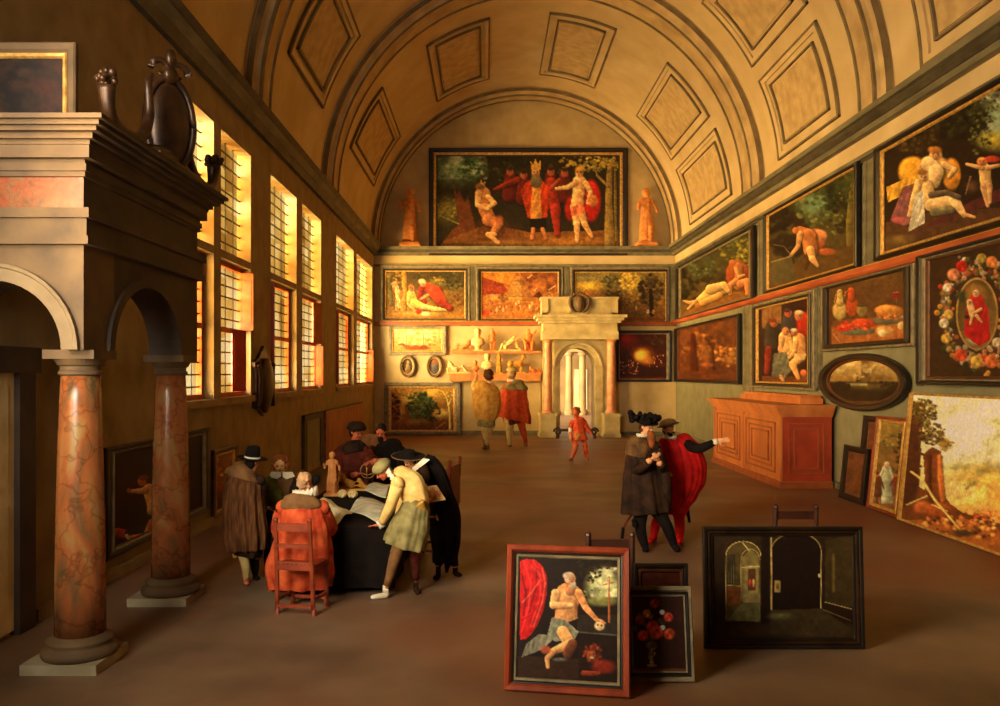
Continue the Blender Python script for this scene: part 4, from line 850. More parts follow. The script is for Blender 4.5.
# --- pictures leaning against the right wall ---
def leaning(name, label, xb, xt, Yf, Yn, H, mg, bands, painter, zoom, **k):
    V = Vector((xt-xb,0,H)).normalized(); h = math.hypot(xt-xb,H)
    return picture(name, label, (xb,0,.005), RH, V, (-Yf,-Yn,0,h), (-Yf+mg[0],-Yn-mg[0],mg[1],h-mg[1]), bands, painter, zoom, **k)
def p_l4(p):
    p.grad((232,230,176),(190,150,70),80,640); p.E(560,240,180,120,(236,236,196),soft=.6); p.clouds((246,246,220),.012,.4,.65,reg=(420,80,900,360)); p.clouds((170,170,120),.01,.55,.75,seed=3,reg=(560,80,900,260))
    p.E(600,380,140,50,(190,160,80),soft=.7); p.E(540,340,90,20,(170,160,100),soft=.7); p.E(650,350,120,40,(160,140,70),soft=.8); p.P([(490,470),(560,430),(620,450),(560,520),(480,520)],(214,180,100)); p.F(620,420,60,24,[(110,96,44),(150,130,60)],30,10); p.P([(500,500),(620,470),(700,400),(900,330),(1700,420),(1700,900),(480,640)],(206,150,70)); p.E(660,430,60,80,(220,170,80),rot=.6,soft=.3); p.E(630,480,60,40,(230,180,90),soft=.3); p.E(760,500,90,140,(200,140,64),soft=.3); p.E(780,380,60,90,(214,160,76),soft=.3)
    p.P([(330,90),(420,90),(400,200),(390,420),(500,480),(560,520),(900,620),(1700,700),(1700,1200),(310,620),(330,400)],(96,52,24)); p.F(400,130,60,50,[(70,60,26),(110,96,40),(50,36,18)],80,11); p.F(440,210,60,40,[(90,72,30),(130,104,44),(60,44,20)],80,10); p.F(370,260,34,130,[(60,34,18),(90,56,26)],60,13); p.E(490,250,30,36,(150,110,50),soft=.6); p.F(490,240,34,40,[(120,96,40),(160,130,60)],30,8)
    p.P([(405,290),(440,262),(475,280),(480,360),(486,450),(520,500),(450,570),(400,540),(412,420)],(112,60,28)); p.L([(470,300),(472,380),(482,470)],[16,22,20],(186,104,46),soft=6); p.L([(430,300),(425,400),(440,520)],[14,18,16],(84,40,20),soft=6); p.P([(330,200),(372,170),(392,260),(386,380),(376,470),(330,500)],(70,36,20)); p.F(395,115,60,44,[(70,60,26),(120,100,44),(56,40,20),(150,130,60)],90,9); p.F(445,225,40,30,[(70,50,24),(96,76,34),(130,104,50)],60,8)
    p.E(400,500,40,30,(170,90,40),soft=.4); p.E(470,510,70,34,(150,74,32),soft=.4); p.P([(340,550),(560,540),(900,660),(1700,900),(1700,1300),(320,640)],(150,84,36)); p.F(560,570,180,50,[(190,110,50),(110,56,24),(226,160,80),(80,40,20)],110,15); p.F(660,530,60,20,[(200,80,36),(236,150,70)],24,10)
    p.L([(358,360),(400,390),(450,470),(570,612)],[8,10,10,6],(226,180,96)); p.L([(340,490),(420,455)],[5,5],(220,180,100)); p.L([(440,490),(500,515)],[5,5],(220,180,100)); p.E(560,600,60,20,(60,44,24),soft=.6); p.F(1100,460,240,90,[(150,110,50),(190,140,66),(110,84,40)],60,26); p.F(1000,700,300,60,[(120,64,30),(170,96,44)],60,22); p.grain(.05,.2)
leaning('unframed_landscape','large landscape canvas with a pale gilt edge, propped on the floor',6.17,6.36,12.6,8.1,1.9,(.13,.035),[(1,M['gold'],.035)],p_l4,(3.922,820,380),gain=1.35,seed=20)
def p_l3(p):
    p.grad((150,120,56),(120,70,34),200,500); p.F(270,240,60,26,[(170,140,66),(110,96,44)],40,10); p.F(320,300,26,100,[(60,34,18),(80,44,24)],40,12); p.man(262,490,170,(236,180,120),(206,206,160),hair=(236,220,180),legs=(190,190,150),wide=.24); p.L([(262,400),(262,485)],[30,54],(180,180,140)); p.man(225,490,130,(200,120,70),(110,60,30)); p.man(300,480,120,(190,110,60),(130,54,30)); p.rect(200,480,330,520,(150,96,44),8); p.grain(.06,.25)
def p_l1(p): p.c[:] = (124,74,40); p.grain(.05,.3)
leaning('framed_painting','narrow painting of a woman in white in a gilt red-brown frame, leaning',6.24,6.40,13.72,12.66,1.5,(.17,.10),[(.5,M['red_w'],.06),(.5,M['gold'],.05)],p_l3,(3.922,820,380),gain=1.05,seed=21)
leaning('framed_painting','dark framed picture almost hidden behind the white woman painting',6.46,6.60,14.65,12.7,1.46,(.2,.1),[(1,M['black_w'],.05)],p_l1,(3.922,820,380),seed=22)
leaning('framed_painting','small plain brown panel in a black frame beside the cabinet',6.26,6.36,14.85,13.9,.93,(.16,.10),[(1,M['black_w'],.06)],p_l1,(3.922,820,380),seed=23)
# --- pictures on the window wall ---
def leftpic(name, label, Yo, Zo, Yc, Zc, *a, **k):
    return picture(name, label, (XL+.005,0,0), (0,1,0), UP, (Yo[0],Yo[1],Zo[0],Zo[1]), (Yc[0],Yc[1],Zc[0],Zc[1]), *a, **k)
def p_lp1(p):
    p.c[:] = (38,20,12); p.E(150,300,120,100,(50,26,14),soft=.8); p.L([(255,330),(270,400),(262,430)],[60,50,34],(200,150,96)); p.L([(235,330),(205,335),(160,335)],[30,24,14],(206,150,100)); p.E(222,290,24,24,(190,80,40)); p.E(230,272,30,16,(120,50,26),soft=.4); p.E(160,330,12,10,(190,70,40))
    p.L([(110,530),(160,540)],[44,40],(160,60,34)); p.L([(160,535),(230,520)],[40,36],(40,30,26)); p.L([(170,555),(240,545),(265,480)],[24,28,26],(206,110,66)); p.E(100,530,18,20,(170,70,40)); p.E(210,560,40,10,(150,120,80),soft=.5); p.L([(150,545),(165,565)],16,(190,170,140)); p.E(420,330,50,120,(60,34,20),soft=.6)
leftpic('framed_painting','dark framed painting of a reaching figure, low behind the columns',(8.7,12.0),(.24,1.42),(8.95,11.65),(.35,1.33),[(.6,M['black_w'],.06),(.25,M['grey_w'],.06),(.15,M['black_w'],.04)],p_lp1,(4.707,95,420),gain=1.1,seed=24)
def p_lp2(p):
    p.grad((150,90,36),(110,60,26),150,430); p.F(560,240,40,60,[(200,120,44),(236,160,60),(150,70,30)],60,12); p.rect(510,300,600,330,(190,50,24),10); p.E(545,345,24,16,(240,200,110),soft=.5); p.rect(510,360,600,440,(96,56,28),10)
leftpic('framed_painting','small fiery framed picture beside the man in the pleated brown cloak',(12.15,13.35),(.08,1.08),(12.3,13.1),(.18,.97),[(.7,M['brown_w'],.06),(.3,M['gold'],.05)],p_lp2,(4.707,95,420),gain=1.1,seed=25)
# picture standing on the portico
def p_top(p): p.c[:] = (100,60,34); p.clouds((60,30,18),.02,.45,.65); p.clouds((150,70,40),.015,.5,.7,seed=3); p.E(70,215,30,20,(130,80,44),soft=.6)
picture('framed_painting','reddish brown painting in a grey moulded frame on top of the portico',(0,6.5,4.022),(1,0,0),UP,(-3.92,-3.16,0,.72),(-3.86,-3.27,.08,.60),[(.65,M['gstone'],.06),(.35,M['gold'],.05)],p_top,(2.94,0,0),gain=.42,seed=26)
# --- pictures standing in the foreground ---
def standing(name, label, bl, br, tilt, h, mg, bands, painter, zoom, **k):
    bl, br = Vector(bl), Vector(br); U = (br-bl); w = U.length; U.normalize()
    back = Vector((0,0,1)).cross(U)   # points away from the viewer
    V = (UP+back*tilt).normalized()
    return picture(name, label, bl, U, V, (0,w,0,h), (mg[0],w-mg[0],mg[1],h-mg[1]), bands, painter, zoom, **k)
def p_f1(p):
    p.c[:] = (30,18,12)
    p.E(450,210,90,90,(190,196,130),soft=.5); p.clouds((230,226,170),.03,.4,.6,reg=(390,130,520,260)); p.E(440,275,80,26,(130,130,70),soft=.5); p.F(400,240,40,20,[(90,100,60),(140,140,90)],20,8); p.rect(405,215,430,260,(150,150,110),3); p.F(380,150,60,50,[(30,24,12),(44,34,18)],70,10); p.F(450,120,50,20,[(30,24,12),(50,40,20)],40,8)
    p.P([(104,110),(130,98),(170,104),(200,135),(216,180),(214,240),(200,310),(176,370),(150,410),(126,430),(104,432)],(184,20,22),fold=.12,sh=.12)
    for q in (([(120,110),(150,200),(140,300),(112,400)],9,(220,44,40)),([(160,108),(188,170),(190,250),(150,380)],10,(214,40,36)),([(196,140),(208,200),(196,280),(160,380)],6,(232,84,66)),([(110,160),(128,240),(118,330)],7,(120,10,14)),([(172,140),(168,220),(140,320)],7,(130,12,14)),([(186,190),(150,240),(112,280)],4,(238,110,90)),([(150,130),(176,150),(196,190)],4,(226,70,60)),([(176,290),(150,330),(112,350)],4,(140,14,16))): p.L(q[0],q[1],q[2],soft=5)
    p.P([(340,330),(515,330),(515,420),(340,400)],(44,36,30)); p.L([(350,402),(510,415)],5,(90,86,70)); p.P([(95,500),(520,520),(520,620),(95,600)],(54,34,20)); p.P([(345,410),(515,425),(515,610),(345,600)],(36,22,14))
    p.L([(470,175),(472,360)],[9,8],(170,96,46)); p.L([(448,205),(492,195)],6,(180,110,56)); p.L([(470,180),(466,240)],5,(230,190,140))
    p.P([(262,212),(285,200),(330,205),(352,222),(350,270),(338,310),(342,345),(300,360),(246,342),(252,300),(240,262)],(216,150,90),sh=.16); p.E(300,245,38,30,(236,176,112),soft=.7); p.E(290,300,30,34,(226,160,98),soft=.8); p.E(335,300,12,50,(150,90,54),soft=.9); p.L([(300,262),(330,266)],2,(160,100,60),a=.6); p.L([(250,240),(240,290),(310,290)],[34,28,20],(240,176,112)); p.L([(345,240),(375,300),(425,355)],[34,26,16],(226,150,90)); p.L([(320,200),(310,230)],[26,34],(200,130,80)); p.E(312,290,14,10,(244,186,120))
    p.E(310,180,26,30,(220,160,110)); p.E(300,168,24,18,(200,180,150),soft=.4); p.E(322,205,15,20,(196,180,150),soft=.4); p.E(318,186,10,12,(200,130,84),soft=.5)
    p.P([(235,340),(290,350),(345,400),(330,430),(250,440),(215,420)],(134,134,110),fold=.2); p.P([(215,410),(240,430),(200,470),(150,490),(110,505),(130,450),(180,410)],(126,122,100),fold=.3)
    p.L([(280,400),(310,450),(240,480)],[50,44,26],(236,170,104)); p.L([(240,480),(215,510),(218,545)],[26,20,14],(236,166,100)); p.L([(320,450),(300,490)],[40,40],(110,60,36)); p.E(210,475,26,22,(170,80,50),soft=.4); p.E(270,515,40,10,(90,90,80),soft=.5)
    p.E(432,375,24,22,(240,196,140)); p.E(425,372,5,5,(60,30,20)); p.E(440,374,5,5,(60,30,20)); p.L([(415,350),(440,355),(455,365)],[12,12,8],(226,150,96))
    p.F(402,490,38,42,[(120,44,22),(150,62,30),(96,34,18)],60,9,flat=1); p.E(398,500,22,26,(170,84,44),soft=.3); p.E(390,492,4,3,(30,14,10)); p.E(408,492,4,3,(30,14,10)); p.E(400,508,10,8,(216,180,140),soft=.5); p.E(400,514,7,3,(50,20,14)); p.E(450,545,60,36,(130,40,24),soft=.4); p.L([(365,570),(400,572),(430,570)],[20,20,14],(150,60,34)); p.face(314,184,20,0.5); p.grain(.08,.18)
F1 = standing('framed_painting','red-brown framed painting of a kneeling old man with red curtain and lion',(.12,5.83,.005),(.97,5.69,.005),.2,.99,(.088,.09),[(.55,M['red_w'],.05),(.2,M['black_w'],.035),(.25,M['grey_w'],.03)],p_f1,(4.131,495,535),gain=1.1,seed=30)
def p_f2(p):
    p.c[:] = (34,18,12); p.r.seed(8)
    for x,y,z,c in ((85,355,18,(130,50,24)),(58,390,16,(176,110,44)),(35,412,20,(110,36,18)),(132,402,18,(170,50,34)),(110,385,10,(190,190,180)),(112,438,10,(196,200,190)),(78,435,24,(190,46,30)),(45,465,20,(214,50,38)),(90,455,26,(200,60,40)),(135,460,22,(130,50,24)),(70,400,12,(110,80,34)),(105,415,12,(60,50,24)),(20,440,12,(60,50,24))):
        p.E(x,y,z,z,c,soft=.3,sh=.4)
        for k in range(5): p.E(x+z*.45*math.cos(k*1.26),y+z*.45*math.sin(k*1.26),z*.38,z*.38,rgb(c)*(1.2 if k%2 else .75),soft=.4)
    for k in range(14): p.L([(80,480),(80+p.r.uniform(-60,60),p.r.uniform(360,480))],1.5,(70,70,34))
    p.E(75,500,22,18,(70,66,56)); p.L([(75,515),(75,560)],[10,10],(110,100,84)); p.E(75,530,13,15,(80,76,64)); p.E(75,568,20,6,(110,100,84))
    for k in range(12): p.E(75+p.r.uniform(-12,12),p.r.uniform(490,560),2.5,2.5,(230,210,170),soft=.5)
    p.rect(-60,575,200,600,(66,40,22),6)
standing('framed_painting','framed flower vase painting tucked behind the kneeling old man picture',(.985,5.98,.005),(1.475,5.98,.005),.18,.66,(.06,.075),[(.5,M['grey_w'],.035),(.3,M['black_w'],.04),(.2,M['grey_w'],.03)],p_f2,(3.43,630,500),gain=1.7,seed=31)
def p_f3(p): p.c[:] = (84,36,20); p.grain(.05,.2)
standing('framed_painting','dark framed reddish picture standing behind the flower vase painting',(1.10,6.25,.005),(1.505,6.25,.005),.1,.77,(.06,.07),[(.6,M['black_w'],.04),(.4,M['brown_w'],.035)],p_f3,(3.43,630,500),seed=32)
def p_f4(p):
    AR = lambda cx,cy,rx,ry,a0=180,a1=360: [(cx+rx*math.cos(math.radians(a)), cy+ry*math.sin(math.radians(a))) for a in [a0+(a1-a0)*k/14 for k in range(15)]]
    p.c[:] = (34,24,14); p.grad((36,26,14),(30,18,12),110,480); p.rect(280,420,780,485,(44,30,18),20)
    p.P([(330,415)]+AR(389,192,59,50)+[(448,418)],(66,54,28)); p.P([(380,350),(382,200),(412,170),(440,190),(446,350)],(96,84,46)); p.L([(329,412)]+AR(389,192,60,50),2,(176,158,96)); p.L([(380,345)]+AR(413,205,32,36),2,(150,132,80)); p.L([(385,145),(410,175)],2.5,(180,160,100)); p.rect(334,185,362,290,(40,34,22),2)
    for k in range(3): p.L([(340+k*8,190),(340+k*8,285)],1,(110,104,66))
    p.L([(330,292),(380,296)],2,(150,134,80)); p.rect(392,222,440,330,(120,104,58),2); p.rect(404,235,432,312,(70,44,24),2); p.E(412,285,5,16,(150,50,30)); p.E(424,285,5,16,(170,120,70)); p.L([(386,232),(444,228)],3,(170,160,110)); p.rect(388,322,446,354,(110,96,56),2); p.P([(332,412),(384,355),(446,355),(446,416)],(80,76,44)); p.rect(333,296,380,360,(90,50,24),3)
    p.rect(450,118,478,420,(24,14,10),3); p.P([(484,380)]+AR(570,175,86,62)+[(655,370)],(22,13,9)); p.L([(486,390),(485,130)],[6,5],(140,120,72)); p.L(AR(570,175,86,62),3,(130,112,68)); p.L([(655,370),(656,175)],3,(170,152,96)); p.E(650,260,5,8,(190,170,120))
    p.P([(484,378),(655,372),(770,450),(770,470),(480,460)],(46,36,20)); p.E(520,400,60,16,(80,76,44),soft=.7); p.rect(495,275,517,318,(130,110,60),2); p.E(506,296,7,12,(80,60,36)); p.P([(672,140),(765,115),(765,370),(668,350)],(48,38,20)); p.rect(690,180,706,320,(90,76,36),8); p.L([(668,350),(760,374)],2.5,(160,140,90)); p.L([(662,376),(758,414)],2,(110,96,56)); p.grain(.06,.15)
standing('framed_painting','dark framed painting of a vaulted church interior on foreground floor',(1.73,6.72,.005),(3.01,6.72,.005),.05,.965,(.085,.08),[(.45,M['black_w'],.05),(.3,M['bronze'],.045),(.25,M['black_w'],.035)],p_f4,(3.43,630,500),gain=1.45,seed=33)
# ================= PEOPLE =================
def pm(name, a, b=None, rough=.8, **k): return mat(name, a, b or tuple(int(v*.72) for v in a), rough=rough, spec=.15, scale=k.pop('scale',9), detail=6, **k)
skin = pm('skin_tone', (222,160,110), (204,136,90), rough=.6); skin_r = pm('ruddy_skin', (206,112,70), (180,86,50), rough=.55); skin_p = pm('pale_skin', (226,176,116), (212,156,96), rough=.55)
eye_m = pm('dark_eye', (24,16,12), rough=.3); lip_m = pm('lip_red', (150,56,40))
hair_b = pm('brown_hair', (84,46,22)); hair_d = pm('dark_hair', (34,22,16)); hair_a = pm('auburn_hair', (150,80,34)); hair_g = pm('fair_grey_hair', (196,150,104)); beard_o = pm('orange_brown_beard', (150,80,36))
black = pm('black_cloth', (26,17,12), (14,9,7), rough=.95); dbrown = pm('dark_brown_cloth', (58,36,20), (32,19,11)); bcloak = pm('brown_pleated_cloth', (118,74,38), (70,40,20), stretch=(4,4,.6)); white = pm('white_linen', (232,222,196), (204,188,150)); 
redc = pm('scarlet_cloth', (196,22,18), (150,14,12)); orangec = pm('orange_red_cloth', (214,96,50), (170,52,26)); yel = pm('yellow_cloth', (206,158,74), (176,120,48)); pale_y = pm('pale_yellow_cloth', (238,208,126), (214,166,90)); olive = pm('olive_cloth', (150,138,86), (108,96,56)); green = pm('green_cloth', (112,118,44), (74,78,28)); ored = pm('vermilion_cloth', (206,84,42), (176,60,30)); fur = pm('brown_fur', (112,78,42), (66,42,22), bump=.6, bscale=40); rbrown = pm('red_brown_cloth', (104,40,22), (66,24,14)); creamh = pm('cream_stocking', (206,182,116), (180,152,90)); tan = pm('tan_felt', (134,96,56), (104,70,38)); gold_m = pm('gold_cloth', (196,150,66), (150,100,40))
class Fig:
    def __init__(s, label, by, bx, z, name='person', cat='person', group=None, Y=None):
        s.zs, s.ox, s.oy = z; s.Y = Y or FPX*EYE/(by-CY); s.sc = FPX/s.Y
        s.base = at(bx, CY+FPX*EYE/s.Y, s.Y); s.t = thing(name, label, cat, s.base, group); s.bm = B()
    def p(s, x, y, d=0): return at(s.ox+x/s.zs, s.oy+y/s.zs, s.Y+d)
    def r(s, v): return v/s.zs/s.sc
    def part(s, name, bm, m, sm=True): return obj(name, recalc(bm), m, s.t, smooth=sm, rel=s.base)
    def limb(s, pts, rr, bm=None):
        P = [s.p(*q) for q in pts]; R_ = [s.r(v) for v in rr]; bm = bm or s.bm
        tube(bm, P, R_, n=12)
        for q, v in zip(P, R_): ball(bm, q, v*.98, n=10, m=6)
    def head(s, x, y, d, h_, yaw=0, pitch=0, roll=0, ears=True, face=True):
        """h = head height in zoom units; yaw 0 looks at the viewer, + turns to the right; pitch + looks down"""
        c = s.p(x,y,d); H = s.r(h_*1.12)
        Mh = Matrix.Rotation(rd(yaw),3,'Z') @ Matrix.Rotation(rd(pitch),3,'X') @ Matrix.Rotation(rd(roll),3,'Y')
        s.Mh, s.hc, s.H = Mh, c, H
        f = lambda a,b_,c_: c+Mh@Vector((a*H,b_*H,c_*H))    # local: -Y is the face
        bm = s.bm
        ball(bm, f(0,.02,.10), (.34*H,.42*H,.40*H), Mh, 16, 12); ball(bm, f(0,-.10,-.14), (.27*H,.29*H,.34*H), Mh, 14, 10); ball(bm, f(0,-.24,-.38), (.13*H,.12*H,.11*H), Mh)
        tube(bm, [f(0,-.38,.06), f(0,-.47,-.10), f(0,-.40,-.15)], [.045*H,.075*H,.06*H], n=8); ball(bm, f(0,-.35,.12), (.24*H,.07*H,.05*H), Mh)
        for k in (-1,1):
            ball(bm, f(k*.17,-.30,-.12), (.10*H,.08*H,.10*H), Mh)
            if ears: ball(bm, f(k*.35,.03,-.04), (.04*H,.08*H,.12*H), Mh)
        if face:
            for k in (-1,1):
                e = B(); ball(e, f(k*.135,-.395,.01), (.055*H,.035*H,.03*H), Mh, 8, 6); s.part('eye', e, eye_m)
            e = B(); ball(e, f(0,-.385,-.26), (.095*H,.035*H,.028*H), Mh, 8, 6); s.part('lips', e, lip_m)
        return f
    def hand(s, w, dr, nrm, L=None, curl=.3, side=1):
        """wrist point (world), direction, palm normal; palm + four fingers + thumb"""
        L = L or s.H*.78; dr = dr.normalized(); nrm = (nrm-dr*nrm.dot(dr)).normalized(); sd = dr.cross(nrm).normalized()*side
        bm = s.bm; R3 = Matrix((sd, dr, nrm)).transposed()
        ball(bm, w+dr*L*.26, (L*.21,L*.29,L*.10), R3, 12, 8)
        for i, (o, ln) in enumerate(((-.15,.40),(-.05,.46),(.05,.43),(.15,.34))):
            a = w+dr*L*.44+sd*o*L; m_ = a+dr*L*ln*.5+nrm*L*curl*.12; e = m_+(dr*(1-curl*.7)+nrm*curl).normalized()*L*ln*.5
            tube(bm, [a,m_,e], [L*.052,L*.047,L*.036], n=8); ball(bm, e, L*.037, n=8, m=5); ball(bm, m_, L*.047, n=8, m=5)
        a = w+dr*L*.16-sd*L*.15; m_ = a+(dr*.6-sd*.75).normalized()*L*.2; e = m_+(dr*.85-sd*.3+nrm*curl).normalized()*L*.2
        tube(bm, [a,m_,e], [L*.07,L*.056,L*.042], n=8); ball(bm, e, L*.043, n=8, m=5); ball(bm, m_, L*.055, n=8, m=5)
    def body(s, m=skin, vox=None):
        o = obj('body', s.bm, m, None, smooth=True); v = vox or max(.008, s.Y*.0009)
        md = o.modifiers.new('r','REMESH'); md.mode = 'VOXEL'; md.voxel_size = v; md.use_smooth_shade = True
        m2 = o.modifiers.new('s','SMOOTH'); m2.factor = .5; m2.iterations = 2
        dg = bpy.context.evaluated_depsgraph_get(); me = bpy.data.meshes.new_from_object(o.evaluated_get(dg)); me.name = 'body'
        me.transform(Matrix.Translation(-s.base)); bpy.data.objects.remove(o)
        o = bpy.data.objects.new('body', me); C.objects.link(o); o.parent = s.t
        if not me.materials: me.materials.append(m)
        return o
    def cloth(s, name, rings, m, fold=0, amp=0, n=72, sub=5, ref=(1,0,0), seed=0):
        """rings (x,y,d,rx,ry) in zoom units, ry in zoom units too"""
        P = [s.p(*q[:3]) for q in rings]; R_ = [(s.r(q[3]), s.r(q[4])) for q in rings]
        bm = B(); stube(bm, P, R_, sub=sub, n=n, fold=fold, amp=amp, ref=ref, seed=seed); return s.part(name, bm, m)
    def sleeve(s, name, pts, rr, m, fold=0, amp=0, sub=4):
        P = [s.p(*q) for q in pts]; bm = B(); stube(bm, P, [s.r(v) for v in rr], sub=sub, n=16, fold=fold, amp=amp)
        ball(bm, P[0], s.r(rr[0])*.99, n=14, m=8); return s.part(name, bm, m)
    def hair(s, m, back=1.0, low=-.25, name='hair', curls=0, seed=1):
        f = lambda a,b_,c_: s.hc+s.Mh@Vector((a*s.H,b_*s.H,c_*s.H)); H = s.H; bm = B(); rr_ = random.Random(seed)
        ball(bm, f(0,.07,.16), (.38*H,.43*H,.39*H), s.Mh, 16, 10); ball(bm, f(0,.20*back,-.08), (.36*H,.28*H,.36*H), s.Mh, 14, 8)
        for k in range(curls):
            a = rr_.uniform(-.2,PI+.2); z = rr_.uniform(low,.40); w = math.sqrt(max(0,1-(z/.6)**2))
            ball(bm, f(.40*math.cos(a)*w,.05+.36*math.sin(a)*w,z), H*rr_.uniform(.08,.13), n=7, m=5)
        return s.part(name, bm, m)
    def hat(s, m, brim, crown, tilt=(0,0), up=.34, name='hat', flat=1, band=None):
        H = s.H; bm = B(); Mt = s.Mh.to_4x4() @ Matrix.Rotation(rd(tilt[0]),4,'X') @ Matrix.Rotation(rd(tilt[1]),4,'Y')
        Mt = Matrix.Translation(s.hc+s.Mh@Vector((0,.04*H,up*H))) @ Mt
        prof = [(brim*.25*H,-.03*H),(brim*H*.8,-.03*H),(brim*H,.01*H),(brim*H*.98,.05*H),(brim*H*.7,.03*H)]+[(a*H,b_*H) for a,b_ in crown]
        lathe(bm, prof, n=28, M=Mt, sy=flat); o = s.part(name, bm, m)
        if band:
            bm = B(); lathe(bm, [(crown[0][0]*H*1.02,.03*H),(crown[0][0]*H*1.04,.06*H),(crown[0][0]*H*1.03,.13*H),(crown[0][0]*H*.98,.14*H)], n=28, M=Mt); b2 = s.part('hat_band', bm, band)
        return Mt
    def ruff(s, x, y, d, rx, rz, tilt=0, m=None, name='ruff', squash=.8):
        bm = B(); c = s.p(x,y,d); n = 60; rx_, rz_ = s.r(rx), s.r(rz); Mt = Matrix.Rotation(rd(tilt),3,'Y')
        rings = []
        for (q, h) in ((.45,-.6),(1,-1),(1.04,0),(1,1),(.45,.6)):
            ring = []
            for k in range(n):
                a = 2*PI*k/n; w = .25*math.sin(15*a)*rz_ if q > .9 else 0
                ring.append(bm.verts.new(c+Mt@Vector((rx_*q*math.cos(a), rx_*squash*q*math.sin(a), rz_*h*.7+w))))
            rings.append(ring)
        for a_, b_ in zip(rings, rings[1:]):
            for k in range(n): bm.faces.new([a_[k],a_[(k+1)%n],b_[(k+1)%n],b_[k]])
        bm.faces.new(rings[0][::-1]); bm.faces.new(rings[-1])
        return s.part(name, bm, m or white)
    def shoe(s, ank, toe, r, m, name='shoe'):
        a, b_ = s.p(*ank), s.p(*toe); R_ = s.r(r); bm = B(); a = Vector((a.x,a.y,max(a.z,R_*1.2))); b_ = Vector((b_.x,b_.y,R_*.7))
        h = Vector((a.x,a.y,R_*.85)); back = (h-b_).normalized()
        stube(bm, [h+back*R_*.9, h, h*.5+b_*.5, b_, b_+(b_-h).normalized()*R_*.6], [R_*.5,R_*.85,R_*.8,(R_*.85,R_*.65),R_*.3], n=12, sub=3)
        tube(bm, [h, a+Vector((0,0,R_*.8))], [R_*.85,R_*.8], n=12); return s.part(name, bm, m)
def torso(s, rings):
    P = [s.p(*q[:3]) for q in rings]; stube(s.bm, P, [(s.r(q[3]), s.r(q[4])) for q in rings], sub=3, n=18, ref=(1,0,0))

# --- 1 man in dark fur-collared cloak and plumed hat ---
ZP = (4.41,620,395)
s = Fig('bearded man in a dark fur-collared cloak and black plumed hat', 549.5, 660, ZP)
s.head(116,140,0,62,yaw=42,pitch=12); torso(s,[(100,190,.02,30,24),(102,230,.02,58,32),(108,330,.02,46,34),(112,420,.02,50,36),(115,470,.02,48,34)])
s.limb([(112,165,.02),(100,200,.02)],[18,22])
s.limb([(92,460,.02),(92,580,-.04),(112,668,-.02)],[34,22,15]); s.limb([(150,460,.02),(200,570,-.05),(240,660,-.02)],[34,22,15])
s.limb([(60,225,.0),(70,330,-.1),(130,290,-.32)],[24,19,14]); w = s.p(140,280,-.34); s.hand(w, Vector((.8,-.3,.45)), Vector((0,1,.2)), curl=.8)
s.limb([(150,225,0),(185,320,-.05),(175,300,-.28)],[24,19,14]); s.hand(s.p(172,292,-.30), Vector((-.5,-.3,.7)), Vector((0,1,0)), curl=.9, side=-1)
s.body(skin)
s.cloth('cloak', [(102,182,.04,26,24),(100,204,.04,50,38),(98,240,.03,66,48),(102,300,.03,80,54),(104,380,.02,90,62),(110,450,0,98,68),(114,505,0,103,70),(115,518,0,100,68)], dbrown, fold=9, amp=.07)
s.cloth('cloak_lining', [(188,300,-.08,20,16),(200,380,-.06,24,20),(200,470,-.04,26,22),(194,508,-.02,24,20)], dbrown, fold=4, amp=.10)
s.cloth('fur_collar', [(98,184,.03,28,26),(90,204,.02,50,40),(82,236,.0,60,48),(76,270,.0,54,50)], fur, fold=5, amp=.05)
s.sleeve('sleeve',[(60,228,.0),(70,330,-.1),(126,293,-.31)],[28,24,19],dbrown); s.sleeve('sleeve',[(150,228,0),(186,320,-.05),(177,302,-.26)],[28,24,19],dbrown)
s.ruff(98,178,-.02,26,10,name='collar')
bm = B(); f = lambda a,b_,c_: s.hc+s.Mh@Vector((a*s.H,b_*s.H,c_*s.H))
stube(bm, [f(0,-.30,-.22),f(0,-.50,-.5),f(0,-.62,-.95),f(.02,-.66,-1.35)], [s.H*.2,s.H*.28,s.H*.24,s.H*.05], n=24, fold=5, amp=.06); s.part('beard', bm, beard_o)
s.hair(hair_b)
Mt = s.hat(black, .75, [(.5,.02),(.52,.12),(.46,.24),(.2,.30)], (4,-6), .30)
bm = B(); rr_ = random.Random(4)
for k in range(46):
    a = rr_.uniform(0,2*PI); q = rr_.uniform(.15,.85); ball(bm, Mt@Vector((s.H*q*math.cos(a), s.H*q*.8*math.sin(a), s.H*rr_.uniform(.12,.42))), s.H*rr_.uniform(.10,.2), n=7, m=5)
for k in range(12): ball(bm, s.p(60-rr_.uniform(0,16),95+rr_.uniform(-26,26),rr_.uniform(-.06,.06)), s.H*rr_.uniform(.12,.22), n=7, m=5)
s.part('plumes', bm, black)
for a in ([(92,500,.02),(90,590,-.04),(110,668,-.02)],[(160,500,.02),(205,575,-.05),(238,662,-.02)]): s.sleeve('stocking', a, [36,25,17], black)
for k,a in ((-1,(70,560,-.06)),): 
    bm = B(); ball(bm, s.p(66,572,-.12), s.r(14), n=8, m=5); ball(bm, s.p(60,556,-.12), s.r(10), n=8, m=5); s.part('garter', bm, black)
s.shoe((112,672,-.02),(112,700,-.18),17,black); s.shoe((240,664,-.02),(252,690,-.18),17,black)
s.sleeve('sword', [(70,500,.10),(30,560,.12),(14,590,.14)], [5,5,4], rbrown); s.sleeve('scabbard_tip', [(14,588,.14),(10,640,.15),(14,672,.15)], [7,8,6], black)
